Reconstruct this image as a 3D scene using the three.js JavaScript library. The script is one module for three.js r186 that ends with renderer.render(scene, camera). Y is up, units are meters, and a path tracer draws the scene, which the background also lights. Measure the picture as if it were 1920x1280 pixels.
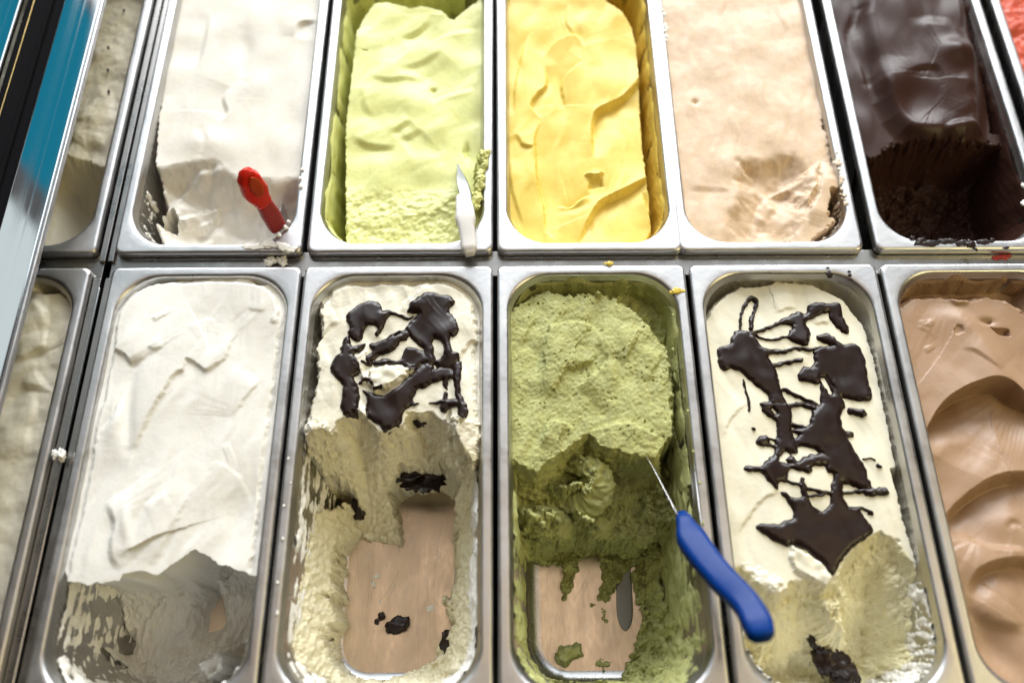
import * as THREE from 'three';
import { mergeGeometries, mergeVertices } from 'three/addons/utils/BufferGeometryUtils.js';
import { RoundedBoxGeometry } from 'three/addons/geometries/RoundedBoxGeometry.js';
import { RectAreaLightUniformsLib } from 'three/addons/lights/RectAreaLightUniformsLib.js';
import { createNoise3D } from 'simplex-noise';

// ---------------------------------------------------------------- camera
const F = 1648.8 / 1280;                                   // focal length over picture height
const camera = new THREE.PerspectiveCamera(2 * Math.atan(0.5 / F) * 180 / Math.PI, 1024 / 682, 0.02, 60);
camera.rotation.order = 'YXZ';
camera.rotation.set(-1.12682, -0.02299, 0.01506);
camera.position.set(0.00687, 0.66677, 0.40485);
camera.updateMatrixWorld(true);
camera.focus = 0.755; camera.userData.fStop = 2.1;

const scene = new THREE.Scene();
scene.background = new THREE.Color().setRGB(0.055, 0.043, 0.034);      // the dim warm shop round the case
const renderer = new THREE.WebGLRenderer({ antialias: true });
renderer.toneMapping = THREE.LinearToneMapping;
renderer.toneMappingExposure = 1.06;
renderer.shadowMap.enabled = true;
RectAreaLightUniformsLib.init();

// ---------------------------------------------------------------- lamps, windows and added panels that light the case
function glowPanel(name, label, category, pos, target, w, h, color, intensity, frame) {
  const g = new THREE.Group(); g.name = name; g.position.set(...pos); scene.add(g); g.lookAt(...target);
  g.userData = { label, category };
  const pane = new THREE.Mesh(new THREE.BoxGeometry(w, h, 0.01), new THREE.MeshPhysicalMaterial({ color: 0x080808, roughness: 1, specularIntensity: 0, emissive: new THREE.Color().setRGB(...color), emissiveIntensity: intensity * 0.6 }));
  pane.name = 'glowing_pane'; pane.position.z = -0.012; g.add(pane);
  if (frame) {
    const parts = [];
    for (const s of [-1, 1]) { parts.push(new THREE.BoxGeometry(0.05, h + 0.1, 0.05).translate(s * (w / 2 + 0.025), 0, -0.02), new THREE.BoxGeometry(w, 0.05, 0.05).translate(0, s * (h / 2 + 0.025), -0.02)); }
    const fr = new THREE.Mesh(mergeGeometries(parts), new THREE.MeshStandardMaterial({ color: 0x2a2420, roughness: 0.6 })); fr.name = 'window_frame'; g.add(fr);
  }
  const l = new THREE.RectAreaLight(new THREE.Color().setRGB(...color), intensity, w, h);
  l.rotation.y = Math.PI; g.add(l);                         // a RectAreaLight shines along its -z
  return g;
}
glowPanel('shop_window', 'wide bright shop window beyond the far end of the display', 'window', [0.35, 3.1, -5.9], [0.35, 3.1, 0], 7.4, 3.3, [0.965, 0.985, 1.01], 8.0, true);
glowPanel('sky_window', 'paler upper window band above the bright shop window', 'window', [0.4, 8.5, -5.95], [0.4, 8.5, 0], 11.4, 7.3, [0.90, 0.955, 1.0], 1.2, true);
glowPanel('added_side_panel', 'added blue glow panel on the left, mirrored in the steel trim', 'window', [-1.2, 1.4, -1.27], [0, 1.4, -1.27], 0.64, 1.5, [0.015, 0.31, 0.47], 0.42, true);  // unseen teal glow panel, added to be mirrored in the steel trim
glowPanel('added_side_panel', 'added white glow panel nearer on the left, mirrored in the steel trim', 'window', [-1.2, 1.4, -0.6], [0, 1.4, -0.6], 0.5, 1.5, [0.9, 1.0, 1.0], 0.5, true).name = 'added_side_panel_001';  // unseen white glow panel, added for the pale part of the trim reflection
glowPanel('ceiling_lamp', 'broad dim warm ceiling panel straight above the near pans', 'lamp', [0.75, 2.3, -0.05], [0.75, 0, -0.049], 3.0, 0.62, [1.0, 0.79, 0.58], 0.8, false);
glowPanel('ceiling_lamp', 'added warm fill panel over the right near corner of the display', 'lamp', [1.45, 1.3, 0.75], [0, 0, 0.15], 1.1, 0.9, [1.0, 0.85, 0.42], 2.4, false).name = 'ceiling_lamp_001';  // unseen warm fill panel, added to light the scooped faces

// ---------------------------------------------------------------- helpers
let seed = 7;
const rnd = () => { seed = (seed * 1664525 + 1013904223) >>> 0; return seed / 4294967296; };
const n3 = createNoise3D(rnd);
const clamp = (x, a = 0, b = 1) => Math.min(b, Math.max(a, x));
const ss = (a, b, x) => { const t = clamp((x - a) / (b - a)); return t * t * (3 - 2 * t); };
const mix = (a, b, t) => a + (b - a) * t;
const noise = (x, z, s, k = 0) => n3(x / s, z / s, k * 17.3 + 0.5);
function fbm(x, z, s, k = 0, o = 3) { let a = 0, m = 1, n = 0; for (let i = 0; i < o; i++) { a += m * noise(x, z, s, k + i * 3.1); n += m; m *= 0.5; s *= 0.5; } return a / n; }
const ridged = (x, z, s, k = 0) => 1 - Math.abs(noise(x, z, s, k));

// a place in the photograph (pixels of 1920 x 1280) turned into a point of the level y = h
const camQ = camera.getWorldQuaternion(new THREE.Quaternion());
function at(px, py, h) {
  const d = new THREE.Vector3((px - 960) / 1648.8, (640 - py) / 1648.8, -1).applyQuaternion(camQ);
  const t = (h - camera.position.y) / d.y;
  return [camera.position.x + d.x * t, camera.position.z + d.z * t];
}
const CROPS = { O: [0, 0, 1], UA: [0, 0, 2.56], UB: [560, 0, 2.56], UC: [1220, 0, 2.56], LA: [0, 480, 3.048], LB: [0, 880, 3.2], MA: [500, 480, 3.2], MB: [480, 840, 2.908], NA: [900, 480, 3.2], NB: [920, 840, 2.909], RA: [1270, 480, 3.2], RB: [1330, 860, 3.047], RC: [1620, 460, 3.047] };
function P(str, h) {                                        // 'MA 480,360 530,310 ...' -> points on level h
  const t = str.trim().split(/\s+/), [ox, oy, s] = CROPS[t[0]];
  return t.slice(1).map((q) => { const [a, b] = q.split(',').map(Number); return at(ox + a / s, oy + b / s, h); });
}
const scaleOf = (str) => CROPS[str.trim().split(/\s+/)[0]][2];

function box2(pts, r) { let a = 1e9, b = -1e9, c = 1e9, d = -1e9; for (const [x, z] of pts) { a = Math.min(a, x); b = Math.max(b, x); c = Math.min(c, z); d = Math.max(d, z); } return [a - r, b + r, c - r, d + r]; }
const outside = (B, x, z) => x < B[0] || x > B[1] || z < B[2] || z > B[3];
function polySD(p, x, z) {                                  // negative inside
  let d = 1e9, inside = false;
  for (let i = 0, j = p.length - 1; i < p.length; j = i++) {
    const [ax, az] = p[i], [bx, bz] = p[j], ex = bx - ax, ez = bz - az, wx = x - ax, wz = z - az;
    const t = clamp((wx * ex + wz * ez) / (ex * ex + ez * ez + 1e-12)), qx = wx - ex * t, qz = wz - ez * t;
    d = Math.min(d, qx * qx + qz * qz);
    if ((az > z) !== (bz > z) && x < (bx - ax) * (z - az) / (bz - az) + ax) inside = !inside;
  }
  return inside ? -Math.sqrt(d) : Math.sqrt(d);
}
const LD = { d: 0, s: 0, t: 0 };
function lineD(p, L, x, z) {                                // distance, side (+1 left of travel seen from above) and share of length
  let best = 1e9, run = 0, total = L[L.length - 1];
  for (let i = 0; i + 1 < p.length; i++) {
    const [ax, az] = p[i], [bx, bz] = p[i + 1], ex = bx - ax, ez = bz - az, wx = x - ax, wz = z - az;
    const t = clamp((wx * ex + wz * ez) / (ex * ex + ez * ez + 1e-12)), qx = wx - ex * t, qz = wz - ez * t, q = qx * qx + qz * qz;
    if (q < best) { best = q; LD.s = ex * wz - ez * wx < 0 ? 1 : -1; LD.t = (L[i] + (L[i + 1] - L[i]) * t) / total; }
  }
  LD.d = Math.sqrt(best); return LD;
}
const lengths = (p) => { const L = [0]; for (let i = 1; i < p.length; i++) L.push(L[i - 1] + Math.hypot(p[i][0] - p[i - 1][0], p[i][1] - p[i - 1][1])); return L; };
function smooth(p, n = 4) {                                 // Catmull-Rom through the points
  if (p.length < 3) return p;
  const c = new THREE.CatmullRomCurve3(p.map(([x, z]) => new THREE.Vector3(x, 0, z)), false, 'centripetal');
  return c.getPoints((p.length - 1) * n).map((v) => [v.x, v.z]);
}

const used = new Map();
function numbered(name) { const n = used.get(name) ?? 0; used.set(name, n + 1); return n ? `${name}_${String(n).padStart(3, '0')}` : name; }
function thing(name, label, category, group) { const o = new THREE.Group(); o.name = numbered(name); o.userData = { label, category }; if (group) o.userData.group = group; scene.add(o); return o; }
function mesh(name, geometry, material, parent, label) { const m = new THREE.Mesh(geometry, material); m.name = parent === scene ? numbered(name) : name; m.castShadow = m.receiveShadow = true; if (label) m.userData.label = label; parent.add(m); return m; }
function structure(name, geometry, material) { const m = mesh(name, geometry, material, scene); m.userData.kind = 'structure'; return m; }

// ---------------------------------------------------------------- textures and materials
function dataTex(n, f, srgb) {
  const a = new Uint8Array(n * n * 4);
  for (let j = 0; j < n; j++) for (let i = 0; i < n; i++) { const v = f(i / n, j / n), k = (j * n + i) * 4; if (Array.isArray(v)) { a[k] = v[0] * 255; a[k + 1] = v[1] * 255; a[k + 2] = v[2] * 255; } else a[k] = a[k + 1] = a[k + 2] = clamp(v) * 255; a[k + 3] = 255; }
  const t = new THREE.DataTexture(a, n, n); t.wrapS = t.wrapT = THREE.RepeatWrapping; t.magFilter = THREE.LinearFilter; if (srgb) t.colorSpace = THREE.SRGBColorSpace; t.needsUpdate = true; return t;
}
const TAU = Math.PI * 2;
// noise that repeats over the unit square
function tile(u, v, f, k) {
  const q = (x, y) => n3(x * f, y * f, k * 7.7), bu = ss(0.75, 1, u), bv = ss(0.75, 1, v);
  const w = [(1 - bu) * (1 - bv), bu * (1 - bv), (1 - bu) * bv, bu * bv];
  let a = w[0] * q(u, v), n = w[0] * w[0];
  if (bu > 0) { a += w[1] * q(u - 1, v); n += w[1] * w[1]; } if (bv > 0) { a += w[2] * q(u, v - 1); n += w[2] * w[2]; } if (bu * bv > 0) { a += w[3] * q(u - 1, v - 1); n += w[3] * w[3]; }
  return a / Math.sqrt(n);
}
const fineBump = dataTex(512, (u, v) => 0.5 + 0.25 * tile(u, v, 16, 3) + 0.17 * tile(u, v, 40, 5) + 0.14 * tile(u, v, 90, 8));
const grainBump = dataTex(512, (u, v) => { const a = tile(u, v, 22, 1), b = tile(u, v, 60, 2), c = tile(u, v, 110, 4); return 0.55 + 0.2 * a + 0.22 * b + 0.2 * c - (b + c > 0.95 ? 0.35 : 0); });
const steelRough = dataTex(512, (u, v) => clamp(0.78 + 0.13 * tile(u, v, 5, 1) + 0.07 * tile(u, v, 24, 2) + 0.04 * tile(u, v, 90, 3)));
function scratches() {
  const W = 768, H = 2048, c = document.createElement('canvas'); c.width = W; c.height = H; const g = c.getContext('2d');
  g.fillStyle = '#fff'; g.fillRect(0, 0, W, H);
  const im = g.getImageData(0, 0, W, H), D = im.data;
  for (let y = 0; y < H; y++) for (let x = 0; x < W; x++) { const k = (y * W + x) * 4, m = 0.5 * noise(x, y, 200, 3), n = noise(x, y * 0.8, 90, 4) + 0.5 * noise(x, y, 30, 5), w = ss(0.5, 1.0, n) * 0.35, b = 0.94 + 0.06 * m; D[k] = 255 * mix(b, 0.86, w); D[k + 1] = 255 * mix(b * 0.985, 0.88, w); D[k + 2] = 255 * mix(b * 0.96, 0.92, w); }
  g.putImageData(im, 0, 0);
  for (let i = 0; i < 170; i++) {
    const x = rnd() * W, y = rnd() * H, l = 120 + rnd() * rnd() * 900, lean = (rnd() - 0.5) * (rnd() < 0.3 ? 260 : 70), dark = rnd() < 0.7;
    g.strokeStyle = dark ? `rgba(${50 + rnd() * 40},${42 + rnd() * 35},${36 + rnd() * 30},${0.14 + rnd() * rnd() * 0.5})` : `rgba(235,235,235,${0.1 + rnd() * 0.2})`; g.lineWidth = 0.5 + rnd() * rnd() * 1.5;
    g.beginPath(); g.moveTo(x, y); g.quadraticCurveTo(x + lean * 0.5 + (rnd() - 0.5) * l * 0.3, y + l * 0.5, x + lean, y + l); g.stroke();
  }
  for (let i = 0; i < 260; i++) { const x = rnd() * W, y = rnd() * H; g.strokeStyle = `rgba(120,110,100,${0.05 + rnd() * 0.15})`; g.lineWidth = 0.8; g.beginPath(); g.moveTo(x, y); g.lineTo(x + (rnd() - 0.5) * 160, y + (rnd() - 0.5) * 160); g.stroke(); }
  const t = new THREE.CanvasTexture(c); t.colorSpace = THREE.SRGBColorSpace; t.wrapS = t.wrapT = THREE.RepeatWrapping; return t;
}
function brushedTex() {
  const n = 512, a = new Uint8Array(n * n * 4), col = Array.from({ length: n }, () => rnd());
  for (let j = 0; j < n; j++) for (let i = 0; i < n; i++) { const k = (j * n + i) * 4, v = 0.5 + 0.3 * (col[i] - 0.5) + 0.25 * (col[(i * 7 + 3) % n] - 0.5) + 0.2 * noise(i, j, 40, 2); a[k] = a[k + 1] = a[k + 2] = clamp(v) * 255; a[k + 3] = 255; }
  const t = new THREE.DataTexture(a, n, n); t.wrapS = t.wrapT = THREE.RepeatWrapping; t.magFilter = THREE.LinearFilter; t.needsUpdate = true; return t;
}
const rep = (t, x, y = x) => { const c = t.clone(); c.repeat.set(x, y); c.needsUpdate = true; return c; };
const brushed = brushedTex(), streakTex = (() => { const n = 256, c = Array.from({ length: n }, () => rnd()); return dataTex(n, (u, v) => { const i = Math.min(n - 1, Math.floor(u * n)); const a = 0.6 + 0.35 * (c[i] - 0.5) + 0.6 * (c[(i >> 3) * 8 % n] - 0.5) + 0.05 * noise(u * 9, v * 2, 1, 3); return a; }); })();
const STEEL = new THREE.Color().setRGB(0.57, 0.565, 0.56);
const mSteel = new THREE.MeshStandardMaterial({ color: STEEL, metalness: 1, roughness: 0.46, roughnessMap: rep(steelRough, 5), bumpMap: rep(fineBump, 4), bumpScale: 0.00009 });
const mWall = new THREE.MeshStandardMaterial({ color: STEEL, metalness: 1, roughness: 0.36, roughnessMap: rep(steelRough, 8) });
const scratchMap = scratches();
const mFloor = new THREE.MeshPhysicalMaterial({ anisotropy: 0.75, color: new THREE.Color().setRGB(0.70, 0.625, 0.55), metalness: 1, roughness: 0.42, roughnessMap: rep(steelRough, 1.2), map: scratchMap, bumpMap: scratchMap, bumpScale: 0.00002 });
const mPolish = new THREE.MeshStandardMaterial({ color: new THREE.Color().setRGB(0.72, 0.74, 0.76), metalness: 1, roughness: 0.13, roughnessMap: rep(streakTex, 14, 0.3) });
const mRail = new THREE.MeshStandardMaterial({ color: new THREE.Color().setRGB(0.30, 0.29, 0.275), metalness: 1, roughness: 0.4, roughnessMap: rep(steelRough, 10) });
const mBlade = new THREE.MeshStandardMaterial({ color: new THREE.Color().setRGB(0.2, 0.21, 0.2), metalness: 1, roughness: 0.4 });
const mBrass = new THREE.MeshStandardMaterial({ color: new THREE.Color().setRGB(0.6, 0.42, 0.16), metalness: 1, roughness: 0.35 });
const mBlack = new THREE.MeshPhysicalMaterial({ color: new THREE.Color().setRGB(0.004, 0.004, 0.005), roughness: 0.9, specularIntensity: 0.15 });
const mWell = new THREE.MeshStandardMaterial({ color: new THREE.Color().setRGB(0.015, 0.014, 0.013), roughness: 0.8 });
const mottles = new Map();
function creamMat(rgb, o = {}) {
  const { rough = 0.4, bump = 0.00005, rep: r = 14, grain = false, spec = 0.6, mott = 0.05, coat = 0 } = o;
  const key = String(mott);
  if (!mottles.has(key)) mottles.set(key, dataTex(256, (u, v) => { const a = 1 - mott * (0.5 + 0.5 * tile(u, v, 8, 4)) - mott * 0.6 * (0.5 + 0.5 * tile(u, v, 32, 6)); return [a, a * (1 - mott * 0.12 * (1 + tile(u, v, 7, 9))), a * (1 - mott * 0.5 * (1 + tile(u, v, 7, 9)))]; }));
  return new THREE.MeshPhysicalMaterial({ color: new THREE.Color().setRGB(...rgb), map: rep(mottles.get(key), r * 0.6), roughness: rough, vertexColors: !!o.tinted, specularIntensity: spec, bumpMap: rep(grain ? grainBump : fineBump, r), bumpScale: bump, clearcoat: coat, clearcoatRoughness: 0.25 });
}
const mSauce = new THREE.MeshPhysicalMaterial({ color: new THREE.Color().setRGB(0.017, 0.0078, 0.006), roughness: 0.3, specularIntensity: 0.75, bumpMap: rep(fineBump, 18), bumpScale: 0.00002 });

// ---------------------------------------------------------------- pans
const PW = 0.165, PL = 0.36, DEPTH = 0.12, RIM = 0.0102, OR = 0.0065, IR = 0.037;
const inset = (d) => RIM + 0.0005 + d * 0.12;              // how far the inner wall stands in from the outer edge at depth d
function ring(w, l, r, n = 10, e = 12, m = 6) {              // rounded rectangle, the same count of points for every radius
  const out = [], hx = w / 2 - r, hz = l / 2 - r;
  const arc = (cx, cz, a0) => { for (let i = 0; i <= n; i++) { const a = a0 + (i / n) * Math.PI / 2; out.push([cx + r * Math.cos(a), cz + r * Math.sin(a)]); } };
  const edge = (ax, az, bx, bz, k) => { for (let i = 1; i < k; i++) out.push([mix(ax, bx, i / k), mix(az, bz, i / k)]); };
  arc(hx, hz, 0); edge(hx, hz + r, -hx, hz + r, m); arc(-hx, hz, Math.PI / 2); edge(-hx - r, hz, -hx - r, -hz, e); arc(-hx, -hz, Math.PI); edge(-hx, -hz - r, hx, -hz - r, m); arc(hx, -hz, Math.PI * 1.5); edge(hx + r, -hz, hx + r, hz, e);
  return out;
}
function loft(rings, close) {                               // rings: [points, y]
  const n = rings[0][0].length, pos = [], uv = [], idx = [];
  for (const [pts, y] of rings) for (const [x, z] of pts) { pos.push(x, y, z); uv.push(x, z + y); }
  for (let k = 0; k + 1 < rings.length; k++) for (let i = 0; i < n; i++) { const a = k * n + i, b = k * n + (i + 1) % n, c = a + n, d = b + n; idx.push(a, b, c, b, d, c); }
  if (close) { const c = pos.length / 3, y = rings[rings.length - 1][1]; pos.push(0, y, 0); uv.push(0, y); const o = (rings.length - 1) * n; for (let i = 0; i < n; i++) idx.push(o + i, o + (i + 1) % n, c); }
  const g = new THREE.BufferGeometry(); g.setAttribute('position', new THREE.Float32BufferAttribute(pos, 3)); g.setAttribute('uv', new THREE.Float32BufferAttribute(uv, 2)); g.setIndex(idx); g.computeVertexNormals(); return g;
}
const R = (i, y, r) => [ring(PW - 2 * i, PL - 2 * i, r), y];
const rimGeo = loft([R(0.0022, -0.0072, OR - 0.0015), R(0.0012, -0.0086, OR - 0.001), R(0.0003, -0.0078, OR), R(0, -0.0062, OR), R(0, -0.0030, OR), R(0.0003, -0.0016, OR), R(0.0010, -0.0006, OR), R(0.0022, -0.0001, OR), R(0.0030, 0, OR),
  R(0.0045, 0, 0.015), R(0.0060, 0, 0.025), R(0.0076, 0, 0.0345), R(0.0086, -0.0004, 0.0355), R(0.0094, -0.0013, 0.0362), R(0.0100, -0.0028, 0.0367), R(0.0104, -0.0050, 0.037), R(inset(0.008), -0.008, 0.037)]);
const fil = 0.012, basin = [];
for (const d of [0.008, 0.03, 0.055, 0.08, DEPTH - fil]) basin.push(R(inset(d), -d, 0.037));
for (let k = 1; k <= 6; k++) { const a = k / 6 * Math.PI / 2; basin.push(R(inset(DEPTH - fil) + fil * (1 - Math.cos(a)), -(DEPTH - fil) - fil * Math.sin(a), 0.037 - 0.013 * (1 - Math.cos(a)))); }
const basinGeo = loft(basin);
const floorGeo = (() => { const g = loft([R(inset(DEPTH - fil) + fil, -DEPTH, 0.024), R(0.045, -DEPTH, 0.02), R(0.06, -DEPTH, 0.01)], true), uv = g.attributes.uv, q = g.attributes.position; for (let i = 0; i < uv.count; i++) uv.setXY(i, q.getX(i) / 0.12 + 0.5, q.getZ(i) / 0.36 + 0.5); return g; })();
const pans = {};
function addPan(key, cx, cz, label) {
  const t = thing('gelato_pan', label, 'pan', 'stainless steel pans set in two rows'); delete t.userData.group;
  t.position.set(cx, 0, cz);
  mesh('rim', rimGeo, mSteel, t); mesh('basin', basinGeo, mWall, t); mesh('pan_floor', floorGeo, mFloor, t);
  pans[key] = { cx, cz }; return t;
}
const ZU = -PL / 2, ZL = 0.0135 + PL / 2, p = 0.1685;
addPan('l1', -0.2515, ZL, 'steel pan holding plain white ice cream scooped out at its near end');
addPan('l2', -p / 2, ZL, 'steel pan half emptied of white ice cream topped with broken chocolate');
addPan('l3', p / 2, ZL, 'steel pan of green pistachio ice cream with the blue spatula in it');
addPan('l4', 1.5 * p, ZL, 'steel pan of white ice cream under a long chocolate drizzle');
addPan('l5', 2.5 * p, ZL, 'steel pan of swirled milk chocolate brown ice cream');
addPan('l0', -0.4345, ZL, 'steel pan of cream ice cream half hidden by the left trim in the near row');
addPan('u1', -0.2535, ZU, 'steel pan of white ice cream with the red spatula in it');
addPan('u2', -p / 2, ZU, 'steel pan of pale lime ice cream with the white spatula in it');
addPan('u3', p / 2, ZU, 'steel pan of bright yellow mango ice cream');
addPan('u4', 0.2455, ZU, 'steel pan of pale peach beige ice cream');
addPan('u5', 0.4213, ZU, 'steel pan of glossy dark chocolate ice cream');
addPan('u6', 0.597, ZU, 'steel pan of red sorbet at the far right corner');
addPan('u0', -0.4345, ZU, 'steel pan of cream ice cream half hidden by the left trim in the far row');

// ---------------------------------------------------------------- ice cream as a field of heights
class Field {
  constructor(pan, h0) { Object.assign(this, { pan, h0, ops: [] }); }
  add(B, f) { this.ops.push([B, f]); return this; }
  h(x, z) { let h = this.h0; for (const [B, f] of this.ops) if (!B || !outside(B, x, z)) h = f(x, z, h); return h; }
  // a ledge: high on the left of the line (side 1) or on its right (side -1), dropping sharply on the other
  fold(str, hgt, tail0 = 0.012, side = 1, fall0 = 0.0016, lvl = this.h0) {
    const tail = tail0 * 1.9, fall = Math.max(fall0 * 1.3, 0.0028);
    const q = smooth(P(str, lvl)), L = lengths(q), wob = rnd() * 50;
    return this.add(box2(q, tail * 3.2), (x, z, h) => {
      const dx = 0.0006 * Math.min(1, 0.0015 / Math.abs(hgt)) * noise(x, z, 0.007, wob), D = lineD(q, L, x + dx, z + dx), s = D.d * D.s * side, e = Math.pow(ss(0, 0.3, D.t) * ss(0, 0.3, 1 - D.t), 0.7) * (0.85 + 0.15 * noise(x, z, 0.045, wob + 1));
      const end = 1;
      return h + hgt * e * end * (s > fall * 0.35 ? Math.exp(-(s - fall * 0.35) * (s - fall * 0.35) / (tail * tail * 1.2)) : ss(-fall, fall * 0.35, s) - 0.15 * Math.exp(s / 0.009) * ss(0, -fall * 2, s)) * (1 - 0 * D.d);
    });
  }
  groove(str, w, d, lvl = this.h0) { const q = smooth(P(str, lvl)), L = lengths(q); return this.add(box2(q, w * 3), (x, z, h) => { const D = lineD(q, L, x, z); return h - d * Math.exp(-(D.d * D.d) / (w * w)) * (0.3 + 0.7 * Math.sin(Math.PI * clamp(D.t, 0.05, 0.95))); }); }
  bump(str, rx, rz, hgt, rot = 0, pw = 1) {                 // soft hill (or hollow); pw above 1 gives a flatter top with steeper sides
    const [[cx, cz]] = P(str, this.h0), c = Math.cos(rot), s = Math.sin(rot);
    return this.add([cx - 3 * Math.max(rx, rz), cx + 3 * Math.max(rx, rz), cz - 3 * Math.max(rx, rz), cz + 3 * Math.max(rx, rz)], (x, z, h) => { const a = ((x - cx) * c + (z - cz) * s) / rx, b = ((z - cz) * c - (x - cx) * s) / rz; return h + hgt * Math.exp(-Math.pow(a * a + b * b, pw)); });
  }
  lump(str, hgt, edge = 0.003, rag = 0.001, lvl = this.h0) { // a piece with a traced outline standing proud
    const q = P(str, lvl), B = box2(q, edge * 2 + rag * 2), k = rnd() * 40;
    return this.add(B, (x, z, h) => { const d = polySD(q, x, z) + rag * fbm(x, z, 0.006, k); return h + hgt * ss(edge * 0.3, -edge, d) * (rag ? 1 + 0.25 * noise(x, z, 0.012, k) : 1); });
  }
  rough(amp, s, k = 0, o = 3) { return this.add(null, (x, z, h) => h + amp * fbm(x, z, s, k, o)); }
  streaks(amp, sx, sz, ang, k = 0) { const c = Math.cos(ang), s = Math.sin(ang); return this.add(null, (x, z, h) => h + amp * n3((x * c + z * s) / sx, (z * c - x * s) / sz, k)); }
  // the dish that a spoon leaves: low on one side of its crisp edge, rising again further off, with a slight lip on the other side
  dish(str, depth, reach, side = 1, edge = 0.004, lip = 0.25, lvl = this.h0) {
    const q = smooth(P(str, lvl), 6), L = lengths(q), k = rnd() * 40;
    return this.add(box2(q, reach * 3.5), (x, z, h) => {
      const D = lineD(q, L, x, z), s = D.d * D.s * side, e = Math.pow(ss(0, 0.35, D.t) * ss(0, 0.3, 1 - D.t), 0.6) * (0.92 + 0.08 * noise(x, z, 0.03, k));
      return h + depth * e * (s > 0 ? lip * Math.exp(-s / (reach * 0.7)) : lip * ss(-edge, 0, s) - ss(0, -edge, s) * Math.exp((s + edge) / reach) * (s < -edge ? 1 : 1));
    });
  }
  // long soft strokes of a spatula
  sweep(amp, w, l, ang, k = 0) { const c = Math.cos(ang), s = Math.sin(ang); return this.add(null, (x, z, h) => { const a = x * c + z * s + 0.006 * noise(x, z, 0.05, k + 3), b = z * c - x * s; return h + amp * (n3(a / w, b / l, k) + 0.25 * n3(a / w * 2.3, b / l * 1.4, k + 5)); }); }
  // everything inside the outline goes down to bottom(x, z, h)
  cut(str, bottom, edge = 0.004, rag = 0.0025, ragS = 0.008, lvl = this.h0) {
    const q = P(str, lvl), B = box2(q, edge * 2 + rag * 2), k = rnd() * 40;
    return this.add(B, (x, z, h) => { const d0 = polySD(q, x, z), d = d0 + rag * fbm(x, z, ragS, k) * (d0 < 0 ? Math.exp(d0 / 0.004) : 1); return mix(h, typeof bottom === 'function' ? bottom(x, z, h, -d) : bottom, ss(edge * 0.15, -edge, d)); });
  }
  // a scooped cave: a crisp lip, then a face that eases into the bottom
  cave(str, bottom, edge = 0.014, rag = 0.002, ragS = 0.012, lvl = this.h0, under = 0) {
    const q = P(str, lvl), B = box2(q, edge * 2 + rag * 2), k = rnd() * 40;
    if (under) this.under = { q, B, edge, rag, ragS, k, under };
    return this.add(B, (x, z, h) => { const d0 = -polySD(q, x, z), d = d0 - rag * fbm(x, z, ragS, k, 4) * (d0 > 0 ? Math.exp(-d0 / 0.004) : 1), t = clamp(d / edge); return mix(h, bottom(x, z, h, d), (1 - Math.pow(1 - t, 2.2)) * ss(-0.02, 0.22, t)); });
  }
  // scraps on the floor rise where they reach the wall
  climb(amt, w) { const { cx, cz } = this.pan; return this.add(null, (x, z, h) => h < -0.07 && h > -0.1195 ? h + amt * ss(-0.07, -0.09, h) * ss(-w, 0.002, wallD(x - cx, z - cz, clamp(-h, 0, DEPTH))) * (0.6 + 0.5 * noise(x, z, 0.02, 6)) : h); }
  // a yellower tint inside the outline, up to a ragged edge
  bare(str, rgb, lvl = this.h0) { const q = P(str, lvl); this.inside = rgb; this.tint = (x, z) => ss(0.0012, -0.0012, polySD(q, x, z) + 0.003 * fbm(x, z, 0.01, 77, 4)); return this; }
  // keep only what is inside the outline; outside it falls to level lvl2
  keep(str, lvl2, edge = 0.004, rag = 0.001, lvl = this.h0) {
    const q = P(str, lvl), k = rnd() * 40;
    return this.add(null, (x, z, h) => { const d = polySD(q, x, z) + rag * fbm(x, z, 0.007, k); return d > edge ? lvl2 : mix(h, lvl2, ss(-edge, edge, d)) ; });
  }
  wallClimb(amt, w) { const { cx, cz } = this.pan; return this.add(null, (x, z, h) => { const d = wallD(x - cx, z - cz, 0.01); return h + amt * ss(-w, 0, d) * (0.7 + 0.5 * noise(x, z, 0.03, 5)); }); }
  dropRagged(w, dep, k = 0, s = 0.012) { const { cx, cz } = this.pan; return this.add(null, (x, z, h) => { const d = wallD(x - cx, z - cz, 0.01) + w * 0.6 * fbm(x, z, s, k); return h - dep * ss(-w, 0, d); }); }
}
function wallD(x, z, d) {                                   // distance to the pan's inner wall at depth d, negative inside
  const i = inset(d), hx = PW / 2 - i - IR, hz = PL / 2 - i - IR, a = Math.abs(x) - hx, b = Math.abs(z) - hz;
  return Math.hypot(Math.max(a, 0), Math.max(b, 0)) + Math.min(Math.max(a, b), 0) - IR;
}
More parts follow.
